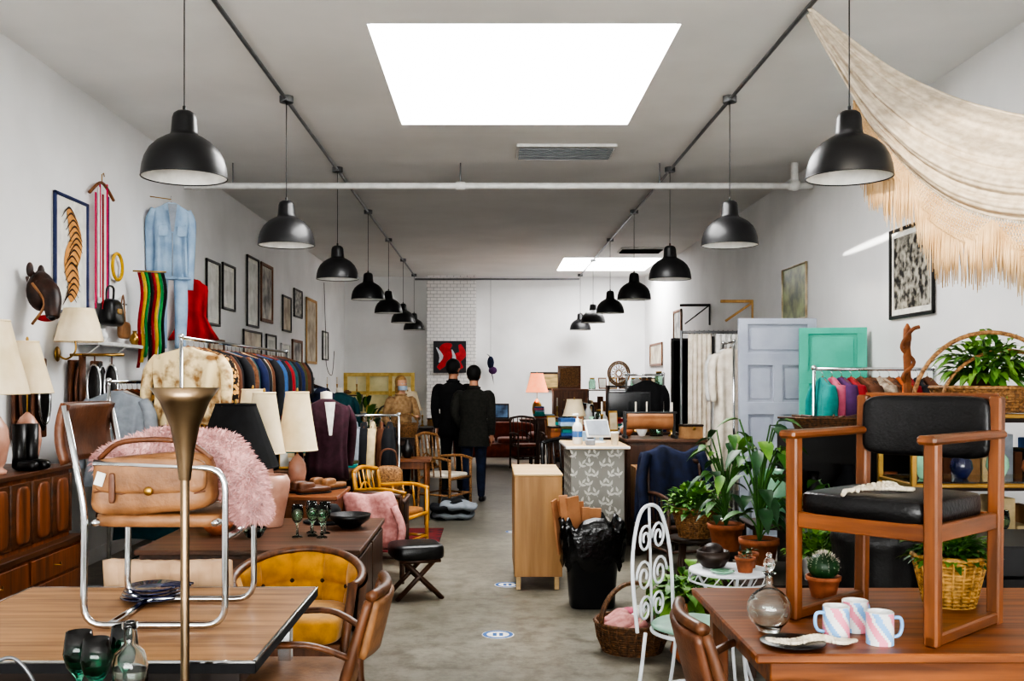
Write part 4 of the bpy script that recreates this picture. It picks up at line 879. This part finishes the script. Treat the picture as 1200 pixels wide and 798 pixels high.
# ---------------------------------------------------------------- right: changing room, doors
b=B('changing_room_curtain')
for x0,x1,m in((2.28,2.55,CREAMC),(2.6,2.9,C['wh'])):
    b.sheet(lambda u,v:(x0+(x1-x0)*u,11.5+.035*sin(u*32+v*1.5)*(0.4+.6*v),2.12-2.05*v),60,12,m,.004)
b.cyl((2.2,11.5,2.14),(3.0,11.5,2.14),.015,STEEL)
for i in range(12): b.tube([(2.3+i*.055,11.5+.022*cos(a*pi/6),2.14+.022*sin(a*pi/6)) for a in range(12)],.003,STEEL,5,True)
b.cyl((2.2,11.5,0),(2.2,11.5,2.16),.015,STEEL); b.cyl((3.0,11.5,0),(3.0,11.5,2.16),.015,STEEL); b.done()
clothes((2.65,10.9),(2.65,11.3),2.0,[(CREAMC,1.6,.06),(C['wh'],1.5,.06)],.4); rack((2.65,10.85),(2.65,11.35),2.0)
def pdoor(name,w,h,m,rows,loc,rz,tilt,cols=2,split=None):
    b=B(name); b.M=Matrix.Rotation(-tilt,4,'X')
    b.bx(0,w,0,.02,0,h,m,.001); st=.09
    zs=[0]+rows+[h]
    for j in range(len(zs)-1):
        cc=split[j] if split else cols
        for i in range(cc+1):
            x=(w-st)*i/cc; b.bx(x,x+st,-.022,.0,zs[j],zs[j+1],m,.003); b.bx(x,x+st,.02,.03,zs[j],zs[j+1],m,.003)
        for i in range(cc):
            x=(w-st)*(i+.5)/cc+st/2; z=(zs[j]+zs[j+1])/2
            b.sup((x,0,z),((w-st)/cc-st-.05,.018,zs[j+1]-zs[j]-.18),m,.15)
    for z in zs: b.bx(0,w,-.023,0,max(0,z-.06),min(h,z+.06),m,.003)
    b.ell((w-.045,-.055,1.0),(.05,.05,.05),BRASS); b.cyl((w-.045,-.04,1.0),(w-.045,0,1.0),.01,BRASS); b.M=Matrix(); b.done(loc,rz)
pdoor('door_1',.76,2.18,GREYD,[.55,1.3,1.78],(2.43,9.72,0.01),.0,.02,split=[1,2,2,1])
pdoor('door_2',.62,2.08,TEAL,[.9,1.6],(2.98,9.62,0.01),-.28,.03,cols=1)
b=B('wooden_wall_bracket'); b.bx(-.02,0,-.02,.02,-.3,0,PINE); b.bx(-.45,0,-.02,.02,-.04,0,PINE); b.box((-.2,0,-.17),(.44,.03,.03),PINE,.003,ry=-.6); b.done((XR-.004,13.8,2.7)); 
b=B('black_wall_bracket'); b.bx(-.02,0,-.02,.02,-.35,0,BLACK); b.bx(-.5,0,-.02,.02,-.04,0,BLACK); b.box((-.22,0,-.18),(.5,.02,.02),BLACK,.003,ry=-.65); b.done((XR-.004,16.5,2.85))
fchair((1.62,8.25,0),.2,WALz,BLKC,'side_chair',.88)
b=B('navy_coat')
def nc(u,v):
    a=(v-.5)*2; w=.27+.05*abs(a); return ((-w+2*w*u),.34+(.13*abs(a)**.6)*(-1 if a<0 else .6)+.03*sin(u*14+v*4),1.0-.6*abs(a)**1.3-.03*cos(u*9))
b.sheet(nc,30,26,NAVY,.025); 
for s in(-1,1): b.tube(cr([(s*.24,.28,.96),(s*.3,.24,.75),(s*.29,.2,.5)],5),.055,NAVY,10,fl=.7)
b.done((1.62,8.22,0),.2)
# ---------------------------------------------------------------- plants
def pot(b,r0,r1,h,m):
    b.lathe([(r0,0),(r0,.003),(r1*.97,h*.8),(r1*1.05,h*.8),(r1*1.07,h),(r1*.97,h),(r1*.9,h*.85)],m,cap=False); b.lathe([(.001,h*.85),(r1*.95,h*.86)],SOIL,cap=False); b.lathe([(.001,.002),(r0,.002)],m,cap=False)
def bush(b,z,rx,rz,n,L,W,ms,bend=.35):
    for i in range(n):
        a=R.random()*6.28; e=math.asin(R.uniform(-.15,1)); k=R.uniform(.35,1)
        d=V((cos(a)*cos(e),sin(a)*cos(e),sin(e))); p=V((d.x*rx*k,d.y*rx*k,z+d.z*rz*k)); 
        if i%4==0: b.tube([(d.x*.02,d.y*.02,z-.02),p],.0025,ms[0],4)
        b.leaf(p,d+V((R.uniform(-.5,.5),R.uniform(-.5,.5),R.uniform(-.2,.4))),L*R.uniform(.7,1.2),W*R.uniform(.7,1.2),R.choice(ms),bend)
def weave(b,r0,r1,h,m):
    n=int(h/.013)
    b.lathe([(r0,0),(r1,h),(r1-.01,h),(r1-.012,h*.8)],m,seg=36,cap=False)
    for i in range(n+1):
        r=r0+(r1-r0)*i/n; b.tube([(r*(1+.012*(1 if (k+i)%2 else -1))*cos(k*pi/20),r*(1+.012*(1 if (k+i)%2 else -1))*sin(k*pi/20),h*i/n) for k in range(40)],.006 if i<n else .011,m,5,True)
    for k in range(20): a=k*pi/10; b.tube([(r0*1.03*cos(a),r0*1.03*sin(a),0.005),(r1*1.03*cos(a),r1*1.03*sin(a),h)],.005,m,5)
b=B('plant_stool'); b.lathe([(.17,.47),(.18,.48),(.18,.5),(.001,.5)],WALd)
for k in range(4): a=k*pi/2+.7; b.tube([(.12*cos(a),.12*sin(a),.47),(.17*cos(a),.17*sin(a),0)],.015,WALz,8)
ps_=b.done((1.42,6.9,0)); 
b=B('potted_bush'); weave(b,.11,.16,.2,RAT); bush(b,.2,.2,.17,420,.07,.045,[LEAF,LEAFl,LEAFl]); b.done((1.42,6.9,.5))
b=B('plant_bench'); b.bx(1.35,2.1,5.25,5.95,.47,.5,WALd)
for x in(1.39,2.06):
    for y in(5.3,5.9): b.bx(x-.02,x+.02,y-.02,y+.02,0,.47,WALz)
b.bx(1.38,2.07,5.3,5.9,.2,.22,WALd); b.done()
def philo(loc,n,hm,Lm,mat=TERR,name='philodendron',sp=.2):
    b=B(name); pot(b,.08,.11,.17,mat)
    for i in range(n):
        a=R.random()*6.28; hh=R.uniform(.05,1)**.8*hm; r=R.uniform(.05,sp); p=V((r*cos(a),r*sin(a),.15+hh)); b.tube(cr([(0,0,.14),(p.x*.3,p.y*.3,.15+hh*.6),p],5),.005,LEAF,5)
        b.leaf(p,(cos(a),sin(a),R.uniform(-.6,.3)),Lm*R.uniform(.8,1.2),Lm*.6*R.uniform(.8,1.1),R.choice([LEAF,LEAFd,LEAFl]),.5)
        if i%2: b.leaf(p*.7+V((0,0,.04)),(cos(a+1),sin(a+1),0),Lm*.8,Lm*.5,R.choice([LEAF,LEAFd]),.5)
    b.done(loc)
philo((1.55,5.75,.5),34,.72,.14)
b=B('potted_herb'); pot(b,.075,.1,.14,WCER); bush(b,.14,.17,.12,240,.07,.035,[LEAFl,LEAF,LEAFl]); b.done((1.78,5.4,.5))
b=B('trailing_plant'); pot(b,.08,.11,.16,TERR); bush(b,.16,.22,.18,170,.13,.07,[LEAF,LEAFl,LEAFl],.8); b.done((1.12,5.55,.2)); vase((1.12,5.55,0),.2,.12,TERR,'plant_stand')
philo((2.0,5.75,.5),24,.35,.14,BLK,'potted_ivy')
b=B('mint_vase'); b.lathe([(.06,0),(.07,.01),(.1,.1),(.105,.2),(.08,.27),(.06,.31),(.075,.34),(.065,.34),(.05,.3)],MINT); b.done((1.84,6.5,.66)); 
b=B('plant_stand'); b.bx(-.18,.18,-.18,.18,.63,.66,WALd)
for x in(-.15,.15):
    for y in(-.15,.15): b.bx(x-.015,x+.015,y-.015,y+.015,0,.63,WALz)
b.done((1.84,6.5,0))
philo((1.5,6.35,.5),28,.62,.12,TERR,'leafy_vine',.16); dup(ps_,(1.5,6.35,0),.4)
b=B('wire_side_table'); b.lathe([(.001,.62),(.2,.62),(.205,.625),(.2,.632),(.001,.632)],WIRON,seg=40)
b.tube([(.2*cos(a*pi/20),.2*sin(a*pi/20),.58) for a in range(40)],.006,WIRON,6,True)
for k in range(20): a=k*pi/10; b.tube([(.2*cos(a),.2*sin(a),.58),(.2*cos(a+.16),.2*sin(a+.16),.62)],.003,WIRON,5)
for k in range(3): a=k*2.094+.5; b.tube(cr([(.18*cos(a),.18*sin(a),.62),(.06*cos(a),.06*sin(a),.35),(.17*cos(a),.17*sin(a),0)],7),.008,WIRON,8)
b.tube([(.065*cos(a*pi/8),.065*sin(a*pi/8),.35) for a in range(16)],.006,WIRON,6,True); b.done((1.2,5.0,0))
b=B('wooden_bowl'); b.lathe([(.04,0),(.06,.01),(.085,.05),(.08,.085),(.07,.085),(.05,.03),(.001,.02)],WALd); b.ell((0,0,.08),(.11,.11,.09),MASK); b.done((1.13,5.06,.632))
for p in((1.26,4.93),(1.31,5.06)):
    b=B('terracotta_pot'); pot(b,.035,.048,.075,TERR); bush(b,.075,.03,.03,14,.03,.015,[LEAFd]); b.done((*p,.632))
b=B('saucer'); b.lathe([(.03,0),(.06,.012),(.055,.014),(.001,.006)],MINT); b.done((1.14,4.9,.632))
b=B('wrought_iron_chair') # faces -Y
r=.007
b.tube(cr([(-.19,.2,.45),(-.2,.22,.75),(-.12,.23,.95),(0,.235,1.0),(.12,.23,.95),(.2,.22,.75),(.19,.2,.45)],8),r*1.3,WIRON)
b.tube([(.2*cos(a*pi/16),.2*sin(a*pi/16)*1.0,.45) for a in range(32)],r*1.3,WIRON,8,True)
def scroll(cx,cz,rad,s,turn=1.6,y=.22):
    pts=[]
    for i in range(26):
        t=i/25; rr=rad*(1-.75*t); a=t*turn*2*pi; pts.append((cx+s*rr*cos(a),y,cz+rr*sin(a)))
    b.tube(pts,r*.9,WIRON,6)
for s in(-1,1): scroll(s*.07,.85,.07,-s); scroll(s*.08,.68,.08,s); scroll(s*.07,.53,.065,-s)
b.tube([(0,.22,.45),(0,.235,.99)],r*.9,WIRON,6)
for x in(-.17,.17):
    b.tube(cr([(x,.17,.45),(x*1.05,.2,.2),(x*1.2,.25,0)],5),r*1.3,WIRON); b.tube(cr([(x,-.15,.45),(x*1.05,-.17,.2),(x*1.2,-.22,0)],5),r*1.3,WIRON)
b.tube([(.15*cos(a*pi/10),.15*sin(a*pi/10),.18) for a in range(20)],r,WIRON,6,True)
b.sup((0,0,.475),(.4,.4,.05),MINTS,.9,28); b.done((.93,4.5,0),radians(55))
basket((.83,5.85,0),.17,.215,.17,RATd,.22,fill=[C['pk'],C['wh'],C['gr'],C['br'],PINKK],rz=.5)
# ---------------------------------------------------------------- table C
b=B('oak_table'); b.bx(.8,2.5,3.0,3.97,.725,.755,OAKC,.006); b.bx(.86,2.44,3.06,3.91,.64,.725,OAKC)
for x in(.89,2.41):
    for y in(3.09,3.88): b.bx(x-.03,x+.03,y-.03,y+.03,0,.66,OAKz)
b.done()
b=B('oak_armchair')
for s in(-1,1):
    b.bx(s*.24-.022,s*.24+.022,-.26,-.215,0,.63,OAKz,.006)
    b.box((s*.24,.245,.38),(.042,.045,.78),OAKz,.006,rx=-.03)
    b.box((s*.24,-.01,.64),(.062,.56,.028),OAKy,.01)
    b.bx(s*.24-.018,s*.24+.018,-.26,.24,0,.038,OAKy,.006); b.bx(s*.24-.014,s*.24+.014,-.22,.22,.32,.375,OAKy)
for y in(-.235,.22): b.bx(-.22,.22,y-.014,y+.014,.32,.375,OAKC)
b.sup((0,-.02,.405),(.46,.47,.085),BLK,.28,28,12)
b.sup((0,.24,.66),(.46,.07,.22),BLK,.3,28,12,fn=lambda p:p+V((0,0.03*(1-(p.x/.23)**2)+.04*p.z,0)))
b.bx(-.24,.24,.265,.28,.6,.78,OAKC); b.done((1.385,3.42,.756),radians(-48))
def beads(b,pts,r,m):
    for p in pts: b.ell(V(p)+V((R.uniform(-.002,.002),R.uniform(-.002,.002),0)),(r*2*R.uniform(.8,1.2),r*2,r*1.6),m,8,6)
SH=mk('shell','#ddd3c0',.5,c2='#b3a58c',scale=30)
b=B('shell_necklace')
for k in range(3): beads(b,cr([(-.12+.02*k,-.02,.01),( -.05,.02+.02*k,.012),(.02,-.02,.018+.01*k),(.1,.03*k,.012),(.13,.04,.01)],7),.009,SH)
beads(b,cr([(-.12,-.02,.01),(-.14,-.06,.008),(-.15,-.08,.004)],5),.008,SH); b.done((1.31,3.36,1.2))
b=B('shell_necklace')
for k in range(3): beads(b,cr([(-.12,.0+.015*k,.012),(-.05,-.03+.02*k,.014),(.03,.01,.016+.006*k),(.1,-.02+.02*k,.012),(.15,.02,.01)],8),.008,SH)
b.lathe([(.04,0),(.07,.005),(.1,.012),(.098,.014),(.001,.006)],BLK,(-.05,0,0)); b.done((.99,3.1,.756))
b=B('glass_decanter'); pr=[(.03,0),(.035,.004)]+[(.068*sin(t*pi/10)+.004,.075-.068*cos(t*pi/10)+.0) for t in range(2,9)]
inn=[(.066*sin(t*pi/10)+.002,.075-.065*cos(t*pi/10)) for t in range(8,0,-1)]
b.lathe(pr+[(.014,.15),(.013,.185),(.024,.195),(.012,.196),(.01,.15)]+inn[1:]+[(.001,.013)],GLASS,seg=36)
b.ell((0,0,.222),(.038,.038,.05),GLASS); b.ell((0,0,.25),(.02,.02,.02),GLASS); b.cyl((0,0,.18),(0,0,.205),.009,GLASS); b.done((.915,3.27,.756))
MP=mk('mug_pink','#e58aa0',.3,c2='#de7f96',coat=.4); MB=mk('mug_blue','#7fb0e0',.3,c2='#76a7d8',coat=.4)
def mug(loc,rz):
    b=B('coffee_mug'); seg=48; vs=[];Hh=.1;r=.042;n=14
    for j in range(n+1):
        for k in range(seg): a=2*pi*k/seg; vs.append((r*cos(a),r*sin(a),Hh*j/n))
    groups={}
    for j in range(n):
        for k in range(seg):
            ph=(k+j*.9)%16; m=MP if ph<5 else MB if 7<=ph<11 else WCER
            groups.setdefault(m,[]).append([j*seg+k,j*seg+(k+1)%seg,(j+1)*seg+(k+1)%seg,(j+1)*seg+k])
    for m,f in groups.items(): b.add(vs,f,m)
    b.lathe([(r,Hh),(r-.002,Hh+.002),(r-.004,Hh),(r-.004,.008),(.001,.006)],WCER,seg=48,cap=False); b.lathe([(.001,.001),(r,.001)],WCER,cap=False)
    b.tube(cr([(r-.002,0,.08),(r+.025,0,.078),(r+.03,0,.05),(r+.02,0,.025),(r-.002,0,.02)],6),.006,MB,8); b.done(loc,rz)
mug((1.11,3.2,.756),3.3); mug((1.22,3.12,.756),.1); mug((1.2,3.28,.756),.6)
b=B('potted_cactus'); pot(b,.045,.062,.08,TERR)
b.sup((0,0,.115),(.11,.11,.1),LEAFd,1,32,12,fn=lambda p:V((p.x*(1+.08*cos(16*atan2(p.y,p.x))),p.y*(1+.08*cos(16*atan2(p.y,p.x))),p.z)))
for i in range(160):
    a=int(R.random()*16)*pi/8; e=R.uniform(-.2,1.5); d=V((cos(a)*cos(e),sin(a)*cos(e),sin(e))); p=V((0,0,.115))+d*.052; b.tube([p,p+d*.014],[.0012,.0003],CREAMC,3)
b.done((1.27,3.8,.756))
b=B('potted_fern_in_basket'); weave(b,.085,.125,.18,WICK); b.lathe([(.001,.16),(.11,.16)],SOIL,cap=False); bush(b,.18,.13,.11,400,.06,.03,[LEAF,LEAFl,LEAF]); b.done((1.69,3.67,.756))
b=B('black_pouf'); b.lathe([(.19,0),(.2,.02),(.2,.4),(.21,.42),(.2,.44),(.2,.8),(.21,.83),(.2,.87),(.16,.9),(.001,.905)],BLK,seg=36); b.done((1.82,4.7,0))
b=B('black_trunk'); b.bx(2.15,2.95,4.45,4.95,0,.7,BLACK,.01); b.bx(2.13,2.97,4.43,4.97,.7,.84,BLACK,.01)
for x in(2.25,2.55,2.85): b.bx(x-.02,x+.02,4.425,4.45,.02,.82,BRASS)
b.bx(2.5,2.6,4.415,4.44,.62,.74,BRASS); b.done()
b=B('black_shelf'); 
for z in(.05,.6,1.2): b.bx(2.1,3.1,6.9,7.3,z,z+.03,FRAMEB)
for x in(2.1,3.07): b.bx(x,x+.03,6.9,7.3,0,1.23,FRAMEB)
b.bx(2.13,3.07,7.27,7.3,.05,1.2,FRAMEB); b.done()
vase((2.3,7.1,.63),.3,.1,BLK); vase((2.55,7.1,.63),.35,.11,C['dk']); vase((2.85,7.1,.63),.3,.11,TERR)
shelf(2.75,3.6,6.15,6.5,1.35,3,WALd,'bookcase')
b=B('wicker_tray'); b.at(sc=(1,.6,1))
for i in range(7): b.tube([((.27+.006*i)*cos(k*pi/24),(.27+.006*i)*sin(k*pi/24),.014*i) for k in range(48)],.008,RATd,5,True)
b.lathe([(.001,.004),(.28,.006)],RATd,cap=False,seg=36); b.at()
for i in range(14): a=R.random()*6; b.tube([(-.2*cos(a),-.1*sin(a),.05),(.3*cos(a),.14*sin(a),.1)],.008,R.choice([RATd,WALz]),6)
b.tube([(.2,0,.07),(-.42,-.06,.09)],[.012,.008],WALz,8); b.done((2.45,7.1,1.23))
b=B('carved_totem'); b.lathe([(.05,0),(.055,.02),(.024,.05),(.022,.15),(.018,.2),(.022,.26),(.018,.32),(.022,.4),(.016,.45),(.022,.5),(.02,.55),(.005,.58)],DRFT,seg=14); b.tube(cr([(.03,0,.05),(-.03,.02,.13),(.03,.015,.21),(-.03,-.015,.29),(.03,-.015,.37),(-.03,0,.45),(.01,-.03,.54),(.05,-.04,.56)],6),.011,DRFT,8); b.done((2.95,7.05,1.23),0,1.3)
b=B('brass_etagere')
for x in(2.25,3.3):
    for y in(5.3,5.75): b.bx(x-.015,x+.015,y-.015,y+.015,0,1.42,BRASS)
for z in(.25,.65,1.02,1.39):
    for y in(5.3,5.75): b.bx(2.25,3.3,y-.012,y+.012,z-.012,z+.012,BRASS)
    for x in(2.25,3.3): b.bx(x-.012,x+.012,5.3,5.75,z-.012,z+.012,BRASS)
    b.bx(2.26,3.29,5.31,5.74,z+.012,z+.02,GLASS,.001)
b.done()
for i,x in enumerate((2.4,2.6,2.8,3.0,3.15)): vase((x,5.5,1.04),R.uniform(.15,.25),.06,R.choice([MINT,WCER,CBLUE,TERR])); goblet((x,5.45,.67),.2,.04,GLL); vase((x,5.55,.27),.25,.08,R.choice([RAT,TERR,BLK]))
basket((2.72,5.52,1.411),.2,.26,.13,RAT,.0,name='arched_basket')
b=B('basket_hoops')
b.tube([(.42*cos(pi*k/24),0,.42*sin(pi*k/24)) for k in range(25)],.012,RAT,8); b.tube([(.36*cos(pi*k/24)+.12,.06,.36*sin(pi*k/24)*.9) for k in range(25)],.01,RAT,8)
b.tube([(.42,0,.0),(-.42,0,0)],.01,RAT,8); b.done((2.69,5.36,1.42))
b=B('potted_fern'); pot(b,.07,.1,.15,mk('brown_pot','#4a3a30',.4,coat=.3)); bush(b,.16,.22,.22,300,.11,.05,[LEAF,LEAFl,LEAFl],.6)
b.done((2.75,5.52,1.46))
# ---------------------------------------------------------------- hammock
b=B('macrame_hammock')
top=cr([(2.08,6.45,3.98),(2.28,6.35,3.76),(2.55,6.15,3.46),(2.9,5.9,3.2),(3.25,5.6,3.05),(3.58,5.2,3.1)],10)
bot=cr([(2.06,6.45,3.95),(2.2,6.3,3.55),(2.38,6.05,3.05),(2.7,5.75,2.6),(3.1,5.4,2.45),(3.5,5.05,2.55)],10)
N_=len(top)-1
def hm(u,v):
    i=min(int(u*N_),N_-1); t=u*N_-i; a=top[i].lerp(top[i+1],t); c=bot[i].lerp(bot[i+1],t)
    sag=V((-.25,-.25,-.1))*sin(pi*v)*min(1,u*2)*.6
    return a.lerp(c,v)+sag+V((.3,.3,.1))*(.055*sin(v*24+u*5+1.5*sin(u*6))*min(1,u*3+.1)+.014*sin(v*80))
b.sheet(hm,70,110,HAMM,.004)
for e in(0,1): b.tube([hm(i/50,e) for i in range(51)],.012,HAMM,6)
b.tube(cr([(2.06,6.45,H-.03),(2.08,6.45,3.97),(2.12,6.43,3.9)],4),.015,HAMM,8); b.tube([(3.58,5.2,3.1),(XR-.01,5.1,3.2)],.012,HAMM)
def scal(u): return abs(sin((u-.28)*16))
n=560
for i in range(n):
    u=.28+.72*i/n; p=V(hm(u,1)); s0=.05+.16*scal(u); l=.2+.12*R.random()+.04*sin(u*60); sw=R.uniform(-.03,.03); q=p+V((-.01,-.01,-s0))
    b.tube([q+V((0,0,.02)),q+V((sw*.5,sw*.3,-l*.5)),q+V((sw,sw,-l))],[.004,.0055,.0015],FRNG,4)
m_=130
for i in range(m_):
    u=.28+.72*i/m_; p=V(hm(u,1)); rows=int((.05+.16*scal(u))/.035)+1
    for k in range(rows):
        for s in(-1,1):
            u2=min(1,max(0,u+s*.72/m_)); q=V(hm(u2,1)); b.tube([p+V((-.004*k,-.004*k,-.035*k)),q+V((-.004*k,-.004*k,-.035*(k+1)))],.0035,FRNG if k>0 else HAMM,4)
        b.ell(p+V((-.004*k,-.004*k,-.035*k)),(.014,.014,.014),HAMM if k<1 else FRNG,6,4)
b.done()
b=B('hanging_cable'); b.tube(cr([(-3.43,20.5,3.6),(-3.4,20.5,2.6),(-3.38,20.5,1.9),(-3.3,20.7,1.7),(-3.3,21,2.2)],8),.006,BLKC,6); b.done()
# ---------------------------------------------------------------- lights
def area(name,loc,rot,sx,sy,p,c=(1,1,1)):
    l=bpy.data.lights.new(name,'AREA'); l.shape='RECTANGLE'; l.size=sx; l.size_y=sy; l.energy=p; l.color=c
    o=bpy.data.objects.new(name,l); o.location=loc; o.rotation_euler=rot; col.objects.link(o); return o
area('storefront_daylight',(0.1,YF+.05,1.9),(radians(126),0,0),6.2,2.6,700,(1,.99,.97))
l=bpy.data.lights.new('shade_glow','POINT'); l.energy=14; l.color=(1,.55,.3); l.shadow_soft_size=.05; o=bpy.data.objects.new('table_lamp_bulb',l); o.location=(.94,20.2,1.5); col.objects.link(o)
def spot(name,loc,tgt,e,size,blend,c,sc):
    l=bpy.data.lights.new(name,'SPOT'); l.energy=e; l.spot_size=radians(size); l.spot_blend=blend; l.shadow_soft_size=.02; l.color=c
    o=bpy.data.objects.new(name,l); o.location=loc; d=V(tgt)-V(loc); o.rotation_euler=d.to_track_quat('-Z','Y').to_euler(); o.scale=sc; col.objects.link(o)
spot('sun_sliver',(-2.6,-2.7,3.2),(3.62,9.3,2.9),34000,1.2,.1,(1,.96,.88),(3,.22,1))
spot('sun_through_transom',(-1.2,-2.7,3.15),(3.0,5.7,2.72),3600,9,.6,(1,.88,.7),(1.5,.8,1))
w=bpy.data.worlds.new('world'); scene.world=w; w.use_nodes=True; nt=w.node_tree; bg=nt.nodes['Background']
sk=nt.nodes.new('ShaderNodeTexSky'); sk.sky_type='HOSEK_WILKIE'; nt.links.new(sk.outputs[0],bg.inputs[0]); bg.inputs[1].default_value=.6
# ---------------------------------------------------------------- camera
cam=bpy.data.cameras.new('camera'); cam.lens=35; cam.sensor_width=36; cam.shift_x=25/1200; cam.shift_y=47/1200; cam.clip_end=100
co=bpy.data.objects.new('camera',cam); co.location=(0,0,1.58); co.rotation_euler=(radians(90),0,0); col.objects.link(co); scene.camera=co
scene.view_settings.view_transform='AgX'
scene.view_settings.look='AgX - High Contrast'
scene.view_settings.exposure=0.5
